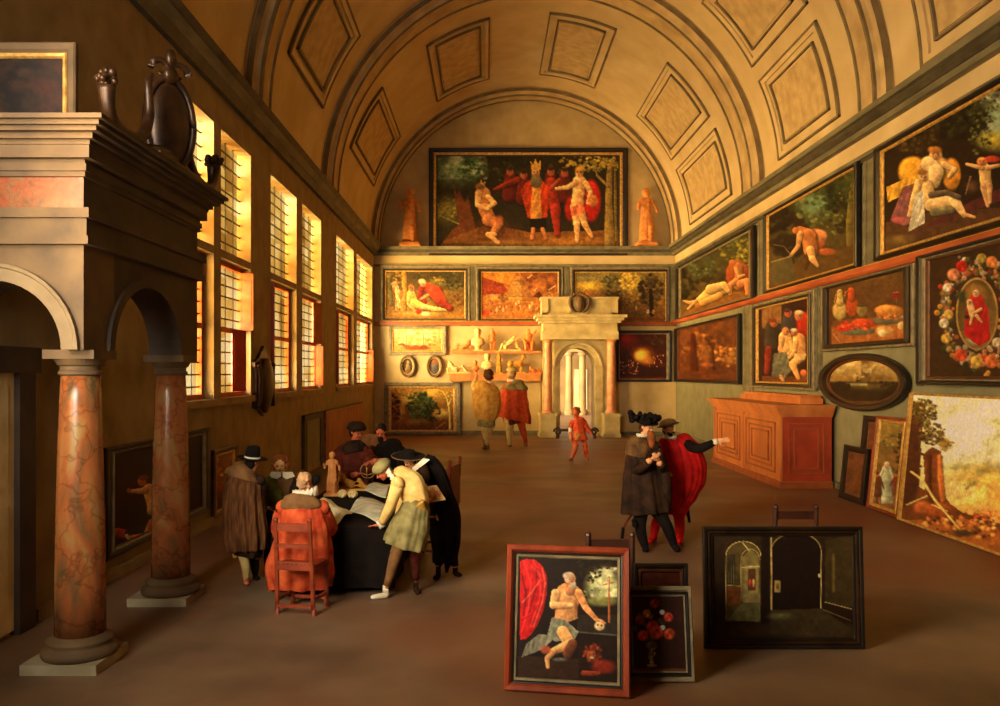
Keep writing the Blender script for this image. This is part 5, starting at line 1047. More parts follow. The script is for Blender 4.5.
# --- 2 man in scarlet cloak pointing ---
s = Fig('pointing man wrapped in a long scarlet cloak and a tan cap', 546, 678, ZP)
s.head(213,150,.3,58,yaw=12,pitch=4); torso(s,[(222,190,.32,30,24),(230,225,.32,62,34),(236,320,.32,50,36),(240,420,.32,52,38),(235,500,.32,44,34)])
s.limb([(216,172,.32),(222,200,.32)],[17,20]); s.limb([(200,480,.36),(160,560,.32),(145,640,.30)],[32,21,14]); s.limb([(250,480,.3),(262,560,.22),(264,648,.22)],[32,21,14])
s.limb([(290,220,.3),(345,236,.16),(418,208,.02)],[22,18,12]); s.hand(s.p(424,204,.0), Vector((1,-.15,.15)), Vector((0,1,-.3)), curl=.12, L=s.H*1.05)
s.limb([(180,225,.32),(160,330,.2),(190,350,.1)],[22,18,13]); s.hand(s.p(190,350,.1),Vector((.6,-.4,0)),Vector((0,1,0)),curl=.6)
s.body(skin)
s.cloth('doublet', [(222,186,.32,26,24),(222,204,.32,56,36),(228,260,.32,70,44),(234,340,.32,70,46),(238,420,.33,66,46),(240,500,.33,52,42),(240,524,.33,46,38)], redc, fold=5, amp=.04)
s.cloth('cloak', [(224,190,.34,24,22),(232,202,.34,46,32),(250,222,.34,74,42),(268,262,.34,92,48),(278,320,.36,104,54),(276,370,.36,102,56),(264,430,.36,80,54),(250,485,.36,58,48),(244,525,.36,46,40)], redc, fold=8, amp=.07, seed=2)
s.sleeve('sleeve', [(300,222,.26),(350,236,.13),(414,209,.0)], [26,21,15], black); s.ruff(420,206,-.01,12,14,80,name='cuff')
s.ruff(220,186,.28,30,10)
s.hair(hair_d); bm = B(); f = lambda a,b_,c_: s.hc+s.Mh@Vector((a*s.H,b_*s.H,c_*s.H)); stube(bm,[f(0,-.28,-.28),f(0,-.38,-.45),f(0,-.36,-.62)],[s.H*.16,s.H*.17,s.H*.05],n=10); s.part('beard', bm, hair_d)
bm = B(); ball(bm, f(-.17,-.42,-.19), (.13*s.H,.05*s.H,.04*s.H), s.Mh, 8,5); ball(bm, f(.17,-.42,-.19), (.13*s.H,.05*s.H,.04*s.H), s.Mh, 8,5); s.part('moustache', bm, hair_d)
s.hat(tan, .78, [(.55,.03),(.6,.16),(.5,.34),(.22,.44)], (-6,-14), .26, name='cap')
s.sleeve('stocking',[(202,490,.36),(160,565,.32),(146,640,.30)],[34,23,15],redc); s.sleeve('stocking',[(252,490,.3),(263,565,.22),(264,648,.22)],[34,23,15],redc)
s.shoe((145,645,.3),(130,655,.16),15,redc); s.shoe((264,652,.22),(266,675,.08),15,redc)
s.sleeve('sword', [(296,500,.42),(304,545,.45),(306,562,.46)], [9,7,5], black)
# --- back couple looking at the shelves ---
ZB_ = (5.883,440,340)
s = Fig('standing person seen from behind in a round yellow cloak', 449.5, 489, ZB_)
s.head(290,208,0,62,yaw=160,face=False); torso(s,[(285,245,0,26,20),(280,280,0,60,34),(275,380,0,54,36),(275,470,0,50,34)]); s.limb([(290,232,0),(284,262,0)],[14,17])
s.limb([(255,460,0),(265,540,0),(278,612,0)],[26,19,11]); s.limb([(295,460,0),(285,540,.1),(268,606,.15)],[26,19,11]); s.limb([(225,290,0),(205,270,.1),(212,232,.2)],[18,15,11]); s.hand(s.p(212,230,.2),Vector((.1,.1,1)),Vector((0,1,0)),curl=.3)
s.limb([(335,300,0),(350,380,.1),(330,400,.2)],[18,15,11]); s.hand(s.p(330,400,.2),Vector((-.5,.5,0)),Vector((0,1,0)))
s.body(skin)
s.cloth('cloak', [(278,246,0,26,22),(272,268,0,66,42),(272,320,0,82,56),(276,390,0,82,58),(278,440,0,66,50),(280,482,0,36,34)], yel, fold=8, amp=.05)
s.cloth('breeches', [(276,440,0,44,34),(272,490,0,50,38),(270,512,0,44,34)], olive, fold=6, amp=.08); s.ruff(280,250,0,28,9,name='collar'); s.hair(hair_b, curls=30); s.sleeve('sleeve',[(222,300,0),(202,272,.1),(211,238,.2)],[22,19,15],pale_y)
s.sleeve('stocking',[(260,505,0),(266,545,0),(279,612,0)],[26,22,13],creamh); s.sleeve('stocking',[(292,505,0),(285,545,.1),(268,606,.15)],[26,22,13],creamh); s.shoe((280,614,0),(285,626,-.02),13,tan); s.shoe((268,610,.15),(256,628,.02),13,tan)
s = Fig('standing person seen from behind in a flared vermilion cloak', 447, 513, ZB_)
s.head(424,198,0,62,yaw=170,face=False); torso(s,[(428,240,0,28,20),(432,270,0,66,34),(434,380,0,54,36),(436,470,0,50,34)]); s.limb([(425,225,0),(428,260,0)],[14,17])
s.limb([(412,460,0),(410,540,0),(412,618,0)],[27,20,12]); s.limb([(470,460,0),(488,530,.1),(504,598,.2)],[26,19,12]); s.limb([(375,280,0),(360,380,0),(370,440,.1)],[18,15,11]); s.hand(s.p(370,445,.1),Vector((0,.1,-1)),Vector((1,0,0)))
s.limb([(490,280,0),(510,380,0),(515,440,.1)],[18,15,11]); s.hand(s.p(515,445,.1),Vector((0,.1,-1)),Vector((-1,0,0)))
s.body(skin_r)
s.cloth('cloak', [(432,250,0,40,28),(436,290,0,72,44),(434,340,0,76,50),(434,400,0,86,56),(432,455,0,96,62),(430,468,0,98,62)], ored, fold=9, amp=.07); s.cloth('cape', [(430,244,0,28,22),(434,256,0,58,36),(436,284,0,78,48),(436,292,0,78,48)], olive, fold=7, amp=.03)
s.ruff(424,238,0,30,10); s.hair(hair_g); s.hat(creamh, .52, [(.46,.02),(.48,.14),(.36,.28),(.12,.32)], (0,0), .24, name='cap')
s.cloth('breeches', [(440,450,0,50,34),(444,482,0,54,38),(446,492,0,44,34)], rbrown, fold=6, amp=.08)
s.sleeve('stocking',[(412,480,0),(410,545,0),(412,618,0)],[27,22,13],creamh); s.sleeve('stocking',[(474,480,0),(489,535,.1),(504,598,.2)],[26,20,12],ored); s.shoe((412,620,0),(412,634,-.03),13,tan); s.shoe((504,600,.2),(506,612,.1),13,tan)
# --- boy in a red tunic ---
ZY = (8.825,540,395)
s = Fig('child in a red tunic walking before the arched doorway', 460.5, 579, ZY)
s.head(318,150,0,76,yaw=-25,pitch=10); torso(s,[(330,205,0,34,26),(335,235,0,56,34),(345,310,0,44,32),(350,370,0,50,36)]); s.limb([(322,185,0),(332,215,0)],[18,20])
s.limb([(330,360,0),(312,460,-.05),(280,560,0)],[32,24,14]); s.limb([(372,360,.05),(402,460,.05),(412,550,.1)],[32,24,14]); s.limb([(285,245,0),(268,320,0),(275,385,-.05)],[20,18,13]); s.hand(s.p(276,392,-.05),Vector((.1,0,-1)),Vector((1,0,0)))
s.limb([(385,245,0),(420,300,0),(452,345,-.02)],[20,17,12]); s.hand(s.p(455,350,-.02),Vector((.4,-.1,-.6)),Vector((-1,0,0)),side=-1)
s.body(skin_r)
s.cloth('tunic', [(332,200,0,30,28),(338,225,0,58,40),(342,290,0,50,38),(348,330,0,50,40),(352,400,0,66,48)], ored, fold=7, amp=.07); s.sleeve('sleeve',[(388,240,0),(420,300,0),(445,338,0)],[26,22,16],ored); s.sleeve('sleeve',[(285,245,0),(268,290,0)],[24,20],ored); s.sleeve('shirt_sleeve',[(268,285,0),(268,320,0),(275,385,-.03)],[17,17,14],white); s.ruff(326,196,0,28,8,name='collar',m=orangec)
s.hair(hair_a, curls=20); s.cloth('sash',[(345,335,-.07,36,14),(330,365,-.1,24,12),(318,395,-.1,9,7)],gold_m,fold=3,amp=.1,n=16)
s.sleeve('stocking',[(318,440,-.03),(310,480,-.03),(280,560,0)],[24,22,14],orangec); s.sleeve('stocking',[(396,440,.05),(403,480,.05),(412,550,.1)],[24,22,14],orangec); s.shoe((278,565,0),(262,585,-.1),14,tan); s.shoe((412,556,.1),(424,566,0),14,tan)
# ---- people round the table ----
ZT = (3.207,200,400); ZR = (3.36,320,400)
s = Fig('man seen from behind in a long pleated brown cloak and tall black hat', 584, 246, ZT)
s.head(168,200,0,44,yaw=150,pitch=6,face=False); torso(s,[(160,228,0,24,18),(150,250,0,50,26),(150,340,0,40,30),(150,440,0,42,32)]); s.limb([(166,212,0),(158,240,0)],[12,15])
s.limb([(125,440,0),(140,500,-.02),(148,574,0)],[24,15,9]); s.limb([(170,440,.1),(175,500,.15),(178,560,.2)],[24,15,9]); s.limb([(190,260,0),(196,325,.12),(205,345,.26)],[16,13,9]); s.hand(s.p(206,345,.28),Vector((.7,.5,0)),Vector((0,0,-1)))
s.limb([(105,260,0),(95,350,.1),(120,380,.25)],[16,13,9]); s.hand(s.p(120,380,.25),Vector((.6,.5,0)),Vector((0,0,-1)))
s.body(skin)
s.cloth('cloak', [(158,226,0,28,24),(146,246,0,52,36),(140,290,0,60,44),(142,360,0,66,50),(148,430,0,68,54),(150,478,0,64,52)], bcloak, fold=13, amp=.09)
s.cloth('collar', [(160,214,0,24,20),(150,226,0,46,34),(142,242,0,60,42),(140,248,0,60,42)], tan, fold=5, amp=.03)
s.hair(hair_d); s.hat(black, .98, [(.5,.02),(.47,.3),(.42,.62),(.38,.80),(.1,.84)], (-4,-8), .26, band=white)
s.cloth('breeches', [(150,440,0,46,34),(148,485,0,50,36),(146,498,0,40,30)], dbrown, fold=6, amp=.08)
s.sleeve('sleeve',[(190,258,0),(196,325,.12),(204,344,.25)],[20,17,12],dbrown); s.sleeve('sleeve',[(105,258,0),(95,350,.1),(118,378,.23)],[20,17,12],dbrown)
for q in ((112,492,-.06),(165,494,-.04)):
    bm = B(); rr_ = random.Random(int(q[0]))
    for k in range(10): ball(bm, s.p(q[0]+rr_.uniform(-9,9),q[1]+rr_.uniform(-10,12),q[2]), s.r(rr_.uniform(3,6)), n=6, m=4)
    s.part('garter_ribbon', bm, gold_m)
s.sleeve('stocking',[(136,490,-.02),(146,530,-.02),(149,572,0)],[17,14,9],creamh); s.sleeve('stocking',[(172,490,.15),(176,530,.17),(178,560,.2)],[17,14,9],black); s.shoe((148,576,0),(150,588,-.06),10,skin_r); s.shoe((178,562,.2),(184,570,.14),10,black)
# curly haired person in green
s = Fig('curly-haired person in a green sleeve and white collar facing the viewer', 566, 284, ZT)
s.head(258,206,0,50,yaw=6,pitch=12); torso(s,[(262,240,0,22,18),(262,262,0,44,26),(262,350,0,38,30),(262,440,0,44,34)]); s.limb([(260,222,0),(262,250,0)],[12,15])
s.limb([(245,440,0),(240,520,0),(240,570,0)],[24,16,10]); s.limb([(285,440,0),(285,520,0),(285,570,0)],[24,16,10]); s.limb([(222,270,0),(225,340,-.15),(270,360,-.25)],[16,13,9]); s.hand(s.p(274,362,-.25),Vector((1,-.2,0)),Vector((0,0,-1)))
s.limb([(300,270,0),(305,330,-.15),(290,350,-.25)],[16,13,9]); s.hand(s.p(288,352,-.25),Vector((-.8,-.3,0)),Vector((0,0,-1)),side=-1)
s.body(skin_p); s.hair(hair_a, back=.9, curls=60)
s.cloth('doublet', [(262,238,0,24,22),(262,256,0,46,32),(264,300,0,44,34),(264,360,0,44,36)], tan, fold=5, amp=.04); s.cloth('robe', [(262,340,0,46,36),(262,400,0,54,44),(262,480,0,56,48),(262,560,0,54,50),(262,572,0,50,48)], black, fold=8, amp=.05)
s.sleeve('sleeve',[(232,262,-.02),(226,300,-.12),(262,350,-.26)],[28,36,16],green,fold=5,amp=.05); s.sleeve('sleeve',[(302,268,0),(308,330,-.12),(292,350,-.22)],[22,22,14],dbrown)
bm = B()
for k in (-1,1):
    P_ = [s.p(262+k*2,232,-.10),s.p(262+k*34,232,-.07),s.p(262+k*42,246,-.08),s.p(262+k*16,254,-.14),s.p(262+k*3,246,-.14)]; extrude_poly(bm, P_, (0,.02,.004))
s.part('collar', bm, white, sm=False)
s.shoe((240,572,0),(236,590,-.1),10,black); s.shoe((285,572,0),(288,590,-.1),10,black)
# person in orange red robe on the ladder-back chair
s = Fig('seated person in an orange-red robe with a wide white ruff, seen from behind', 605.5, 306, ZT)
s.head(338,262,.1,52,yaw=140,pitch=10,face=False); torso(s,[(335,300,.08,26,18),(330,340,.08,50,24),(325,420,.08,48,28),(325,500,.08,52,32)]); s.limb([(338,282,.1),(335,315,.08)],[14,17])
s.limb([(300,500,0),(290,510,.28),(290,600,.3)],[28,18,11]); s.limb([(350,500,0),(370,510,.28),(375,600,.3)],[28,18,11]); s.limb([(385,350,.1),(400,400,.3),(430,412,.5)],[18,15,10]); s.hand(s.p(432,412,.52),Vector((.6,.6,0)),Vector((0,0,-1)))
s.limb([(275,350,.1),(262,420,.25),(300,430,.5)],[18,15,10]); s.hand(s.p(302,430,.52),Vector((.5,.8,0)),Vector((0,0,-1)),side=-1)
s.body(skin_r)
s.cloth('robe', [(335,314,.08,32,24),(330,332,.07,56,36),(330,370,.05,70,54),(335,420,.05,82,62),(330,480,.08,94,66),(322,540,.12,104,64),(320,590,.15,96,64),(320,600,.15,90,60)], orangec, fold=9, amp=.07)
s.cloth('shoulder_cape', [(336,306,.08,38,30),(332,322,.06,64,40),(330,336,.05,70,44),(330,342,.05,68,42)], tan, fold=5, amp=.03)
s.sleeve('sleeve',[(390,345,.08),(412,400,.3),(425,420,.46)],[26,28,18],orangec,fold=5,amp=.08); s.sleeve('sleeve',[(268,345,.08),(256,420,.2),(290,436,.45)],[26,28,18],orangec,fold=5,amp=.08)
s.ruff(338,298,.08,40,17,-10); s.hair(hair_g, curls=34); bm = B(); f = lambda a,b_,c_: s.hc+s.Mh@Vector((a*s.H,b_*s.H,c_*s.H))
ball(bm, s.p(372,254,.16), s.r(15), n=10, m=8); ball(bm, s.p(366,262,.14), s.r(12), n=10, m=8); s.part('hat', bm, black)
s.shoe((290,600,.3),(282,618,.42),11,dbrown); s.shoe((375,600,.3),(385,618,.42),11,dbrown)
# bearded man in red brown, rear of table
s = Fig('man in a dark red-brown coat and brown beret seated behind the table', 531.5, 352, ZR)
s.head(122,108,0,46,yaw=50,pitch=14); torso(s,[(112,145,.02,24,18),(112,175,.02,54,28),(114,260,.02,46,34),(114,330,.02,50,36)]); s.limb([(120,128,0),(112,158,.02)],[13,16])
s.limb([(70,190,0),(72,260,-.15),(120,250,-.35)],[18,15,10]); s.hand(s.p(124,248,-.36),Vector((1,-.2,.1)),Vector((0,0,-1))); s.limb([(155,190,0),(165,220,-.15),(185,205,-.35)],[18,15,10]); s.hand(s.p(187,203,-.36),Vector((.9,-.3,.3)),Vector((0,0,-1)),side=-1)
s.limb([(95,330,0),(90,345,-.35),(90,430,-.35)],[24,17,11]); s.limb([(140,330,0),(145,345,-.35),(145,430,-.35)],[24,17,11])
s.body(skin_r); s.hair(hair_d)
s.cloth('coat', [(112,142,.02,26,22),(112,165,.02,56,34),(114,210,.02,62,40),(116,270,0,62,46),(116,350,-.05,64,54),(116,430,-.08,60,54),(116,440,-.08,56,52)], rbrown, fold=7, amp=.05)
s.cloth('fur_collar', [(112,138,.0,24,22),(114,158,-.02,40,32),(118,182,-.06,34,32)], dbrown, fold=5, amp=.06); s.sleeve('sleeve',[(66,185,0),(66,255,-.12),(112,254,-.3)],[26,28,18],rbrown,fold=4,amp=.08); s.sleeve('sleeve',[(160,185,0),(172,225,-.12),(182,212,-.3)],[24,24,14],rbrown)
s.hat(dbrown, .66, [(.52,.02),(.6,.14),(.5,.32),(.2,.38)], (0,-8), .26, name='beret')
s.shoe((90,430,-.35),(92,440,-.45),10,black); s.shoe((145,430,-.35),(148,440,-.45),10,black)
# man in black rear
s = Fig('dark-haired bearded man in black seated behind the table beside the beret man', 521, 383, ZR)
s.head(206,106,.02,44,yaw=-8,pitch=22); torso(s,[(214,140,.04,24,18),(220,165,.04,52,28),(222,250,.04,46,34),(222,330,.04,50,36)]); s.limb([(208,125,.02),(214,152,.04)],[13,16])
s.limb([(180,178,.02),(180,240,-.1),(190,215,-.3)],[18,15,10]); s.hand(s.p(192,208,-.32),Vector((-.4,-.3,.5)),Vector((0,1,-1))); s.limb([(262,178,.02),(268,240,-.1),(225,240,-.3)],[18,15,10]); s.hand(s.p(222,240,-.32),Vector((-.8,-.3,0)),Vector((0,0,-1)),side=-1)
s.limb([(205,330,.04),(200,345,-.3),(200,430,-.3)],[24,17,11]); s.limb([(245,330,.04),(248,345,-.3),(248,430,-.3)],[24,17,11])
s.body(skin_r); s.hair(hair_d); f = lambda a,b_,c_: s.hc+s.Mh@Vector((a*s.H,b_*s.H,c_*s.H)); bm = B(); stube(bm,[f(0,-.28,-.24),f(0,-.36,-.5),f(0,-.34,-.72)],[s.H*.2,s.H*.2,s.H*.05],n=10); s.part('beard', bm, hair_d)
s.cloth('robe', [(214,138,.04,24,22),(220,155,.04,54,34),(224,195,.04,64,40),(224,260,.02,64,46),(224,350,0,64,54),(224,432,0,60,52),(224,440,0,56,50)], black, fold=7, amp=.05); s.sleeve('sleeve',[(174,176,.02),(170,240,-.1),(186,222,-.26)],[24,24,15],rbrown); s.sleeve('sleeve',[(268,176,.02),(276,240,-.1),(234,242,-.26)],[24,24,15],black)
s.shoe((200,430,-.3),(202,440,-.4),10,black); s.shoe((248,430,-.3),(250,440,-.4),10,black)
# man in black wide hat leaning over
ZH = (4.15,360,440)
s = Fig('man in black cloak and wide-brimmed black hat leaning over with a paper', 585, 456, ZH)
s.head(206,84,.22,56,yaw=-40,pitch=28); torso(s,[(235,110,.25,26,20),(268,130,.25,52,30),(300,190,.28,50,36),(330,280,.3,52,38),(335,330,.3,50,36)]); s.limb([(215,105,.23),(240,122,.25)],[15,18])
s.limb([(310,320,.3),(320,420,.25),(325,515,.3)],[34,22,13]); s.limb([(350,320,.32),(375,420,.35),(395,520,.4)],[34,22,13]); s.limb([(255,130,.12),(258,165,-.05),(200,132,-.12)],[20,16,11]); s.hand(s.p(196,130,-.12),Vector((-1,.0,-.2)),Vector((0,.2,-1)),curl=.4)
s.limb([(310,150,.3),(340,230,.15),(320,240,-.0)],[20,16,11]); s.hand(s.p(318,240,-.02),Vector((-1,-.2,0)),Vector((0,0,-1)),side=-1)
s.body(skin); s.hair(hair_d)
Mt = s.hat(black, 1.15, [(.46,.02),(.46,.3),(.40,.42),(.12,.46)], (-22,8), .30)
bm = B(); tube(bm, [Mt@Vector((1.15*s.H*math.cos(a),1.15*s.H*math.sin(a),.02*s.H)) for a in [2*PI*k/32 for k in range(33)]], .035*s.H, n=6, cap=False); s.part('hat_edging', bm, tan)
s.cloth('cloak', [(238,106,.25,26,22),(272,108,.26,58,34),(300,160,.28,64,42),(325,240,.3,66,48),(350,310,.32,66,52),(358,400,.32,58,50),(352,490,.32,50,46),(352,500,.32,46,44)], black, fold=8, amp=.06)
s.sleeve('sleeve',[(258,122,.12),(264,162,-.04),(206,135,-.11)],[27,24,16],dbrown); s.sleeve('sleeve',[(310,150,.28),(342,230,.15),(322,240,.01)],[26,22,15],black)
bm = B(); extrude_poly(bm, [s.p(216,120,.06),s.p(226,132,.04),s.p(288,84,.08),s.p(262,80,.1)], (0,.012,.01)); s.part('collar', bm, white, sm=False)
s.sleeve('stocking',[(310,335,.3),(320,420,.25),(325,515,.3)],[38,27,15],black); s.sleeve('stocking',[(350,335,.32),(375,420,.35),(395,520,.4)],[38,27,15],black); s.shoe((325,518,.3),(312,528,.2),13,black); s.shoe((395,524,.4),(414,532,.34),13,black)
bm = B(); P_ = [s.p(262,196,-.12),s.p(318,188,-.1),s.p(356,248,-.16),s.p(285,262,-.2)]; extrude_poly(bm, P_, (0,.006,.003))
o = obj('paper_sheet', recalc(bm), mat('printed_sheet', (214,176,100),(186,104,60), rough=.8, scale=22, lo=.4, hi=.55), None, rel=P_[3], loc=P_[3]); tag(o,'reddish printed sheet held by the man in black with wide hat','paper')
# bending man in pale yellow
s = Fig('young man in pale yellow and olive, bending with hand on the table', 597.5, 397, ZH)
s.head(94,128,-.04,64,yaw=-66,pitch=38); torso(s,[(150,150,0,28,24),(190,170,0,50,34),(225,230,0,46,36),(232,290,0,46,38),(225,340,.02,50,38)]); s.limb([(112,140,-.01),(150,155,0)],[17,22])
s.limb([(198,350,.02),(150,470,-.06),(112,605,-.03)],[30,22,13]); s.limb([(240,350,.08),(228,470,.12),(232,580,.2)],[38,24,13])
s.limb([(155,180,-.12),(128,270,-.08),(88,345,.06)],[24,19,12]); s.hand(s.p(80,352,.08),Vector((-1,.12,-.12)),Vector((0,0,-1)),curl=.12)
s.limb([(190,160,.18),(180,250,.25),(150,340,.35)],[22,18,12]); s.hand(s.p(148,345,.36),Vector((-1,.3,-.1)),Vector((0,0,-1)),side=-1,curl=.15)
s.body(skin_r)
s.cloth('doublet', [(138,140,0,22,20),(165,150,0,46,34),(205,185,0,60,42),(230,240,0,52,42),(236,280,0,48,40)], pale_y, fold=7, amp=.03, ref=(.8,0,.6))
s.cloth('tunic_skirt', [(240,245,0,44,42),(228,290,0,62,56),(208,360,0,80,68),(188,420,0,84,70),(182,440,0,82,68)], olive, fold=8, amp=.07)
s.sleeve('sleeve',[(156,178,-.11),(128,268,-.085),(90,342,.055)],[28,23,16],pale_y,fold=5,amp=.05); s.sleeve('sleeve',[(190,160,.16),(180,250,.24),(152,335,.34)],[28,24,15],pale_y); s.ruff(86,348,.06,18,15,60,name='cuff')
s.ruff(134,146,-.03,42,15,52); s.hair(hair_a); s.cloth('sash',[(240,262,-.1,30,16),(262,290,-.06,18,14),(276,330,0,10,10)],gold_m,fold=3,amp=.1,n=16)
bm = B(); f = lambda a,b_,c_: s.hc+s.Mh@Vector((a*s.H,b_*s.H,c_*s.H)); ball(bm, f(0,.10,.26), (.54*s.H,.62*s.H,.36*s.H), s.Mh, 18, 12); lathe(bm, [(.46*s.H,-.04*s.H),(.52*s.H,0),(.50*s.H,.08*s.H)], n=24, M=Matrix.Translation(f(0,.03,.14))@s.Mh.to_4x4()); s.part('cap', bm, olive)
s.cloth('belt', [(238,262,0,50,46),(234,276,0,56,50)], gold_m, fold=0, n=40, ref=(.8,0,.3))
s.sleeve('stocking',[(170,410,-.04),(150,470,-.06),(112,602,-.03)],[30,25,15],tan); s.sleeve('stocking',[(232,420,.1),(228,470,.12),(232,578,.2)],[30,26,15],rbrown)
s.shoe((106,616,-.03),(54,652,-.08),15,white); s.shoe((232,584,.2),(240,604,.1),14,dbrown)
bm = B(); 
for k in range(12): ball(bm, s.p(140+random.Random(k).uniform(-14,14), 462+random.Random(k+9).uniform(-8,10), -.1), s.r(6), n=6, m=4)
s.part('garter_ribbon', bm, tan)
# ================= FURNITURE AND OBJECTS =================
# draped table
TX0, TX1, TY0, TY1, TZ = -2.12, -.98, 8.38, 11.15, .66
t = thing('draped_table', 'dark cloth-covered table crowded with papers between the men', 'table', ((TX0+TX1)/2,(TY0+TY1)/2,0)); rel = t.location
bm = B(); box(bm, TX0+.03, TX1-.03, TY0+.03, TY1-.03, TZ-.05, TZ-.012); obj('tabletop', bm, M['darkred_w'], t, rel=rel)
for x in (TX0+.12,TX1-.12):
    for y in (TY0+.2,TY1-.12):
        bm = B(); lathe(bm, [(.04,0),(.05,.04),(.03,.08),(.055,.25),(.03,.4),(.045,TZ-.06)], (x,y,0), 14); obj('leg', bm, M['darkred_w'], t, smooth=True, rel=rel)
bm = B(); rings = []
per = []
for (xa,ya,xb,yb) in ((TX0,TY0,TX1,TY0),(TX1,TY0,TX1,TY1),(TX1,TY1,TX0,TY1),(TX0,TY1,TX0,TY0)):
    for k in range(24): per.append((xa+(xb-xa)*k/24, ya+(yb-ya)*k/24))
cx_, cy_ = rel.x, rel.y
for z, o_ in ((TZ,0.0),(TZ-.03,.02),(.45,.035),(.25,.05),(.07,.06)):
    ring = []
    for i, (x, y) in enumerate(per):
        w = (o_ if o_ < .03 else o_+.022*math.sin(i*.9)*(TZ-z)*1.5); dx, dy = x-cx_, y-cy_; q = max(abs(dx)/((TX1-TX0)/2), abs(dy)/((TY1-TY0)/2))
        ring.append(bm.verts.new((x+(w if abs(dx)/((TX1-TX0)/2) > .98 else 0)*math.copysign(1,dx), y+(w if abs(dy)/((TY1-TY0)/2) > .98 else 0)*math.copysign(1,dy), z)))
    rings.append(ring)
for a_, b_ in zip(rings, rings[1:]):
    for k in range(len(a_)): bm.faces.new([a_[k],a_[(k+1)%len(a_)],b_[(k+1)%len(a_)],b_[k]])
bm.faces.new(rings[0])
o = obj('tablecloth', recalc(bm), pm('dark_table_carpet', (24,15,9),(14,9,6), rough=.95), None, rel=rel, loc=rel); tag(o,'very dark brown cloth hanging to the floor round the table','tablecloth')
def onT(px, py, z=TZ): 
    Y = FPX*(EYE-z)/(py-CY); return Vector(((px-CX)*Y/FPX, Y, z))
zt_ = lambda x,y,z=TZ: onT(300+x/7.06, 450+y/7.06, z)
def sheet(name, label, quad_, m, bend=.05, nu=10, nv=10, z0=.012, seed=0):
    a,b,c,d = [zt_(*q) for q in quad_]; bm = B(); g = {}
    ctr = (a+b+c+d)/4; ctr.z = TZ
    for i in range(nu+1):
        for j in range(nv+1):
            u,v = i/nu, j/nv; p = (a*(1-u)+b*u)*(1-v)+(d*(1-u)+c*u)*v
            h = z0+bend*(math.sin(u*PI)**2*.6+.4*math.sin(v*PI+seed)**2)
            for s_ in (0,1): g[i,j,s_] = bm.verts.new((p.x,p.y,TZ+h+s_*.004))
    for i in range(nu):
        for j in range(nv):
            for s_ in (0,1): bm.faces.new([g[i,j,s_],g[i+1,j,s_],g[i+1,j+1,s_],g[i,j+1,s_]])
    for i in range(nu):
        for j in (0,nv): bm.faces.new([g[i,j,0],g[i+1,j,0],g[i+1,j,1],g[i,j,1]])
    for j in range(nv):
        for i in (0,nu): bm.faces.new([g[i,j,0],g[i,j+1,0],g[i,j+1,1],g[i,j,1]])
    o = obj(name, recalc(bm), m, None, smooth=True, rel=ctr, loc=ctr); tag(o, label, 'paper', 'drawings on the table'); return o
drw = mat('greenish_white_drawing_paper', (240,234,198),(196,190,146), rough=.8, scale=7); drw2 = mat('cream_paper', (250,240,190),(230,210,146), rough=.8, scale=5)
sheet('drawing_sheet', 'big grey-white drawing sheet in front of the bending young man', ((350,440),(430,335),(612,392),(560,528)), drw, .05)
sheet('drawing_sheet', 'grey-white drawing sheet overlapping, farther on the table beside gold figure', ((450,330),(520,270),(640,286),(605,388)), drw, .03, z0=.07, seed=1)
sheet('drawing_sheet', 'cream paper sheet curling on the table beside the orange-robed person', ((110,395),(215,372),(372,470),(262,555)), drw2, .07, seed=2)
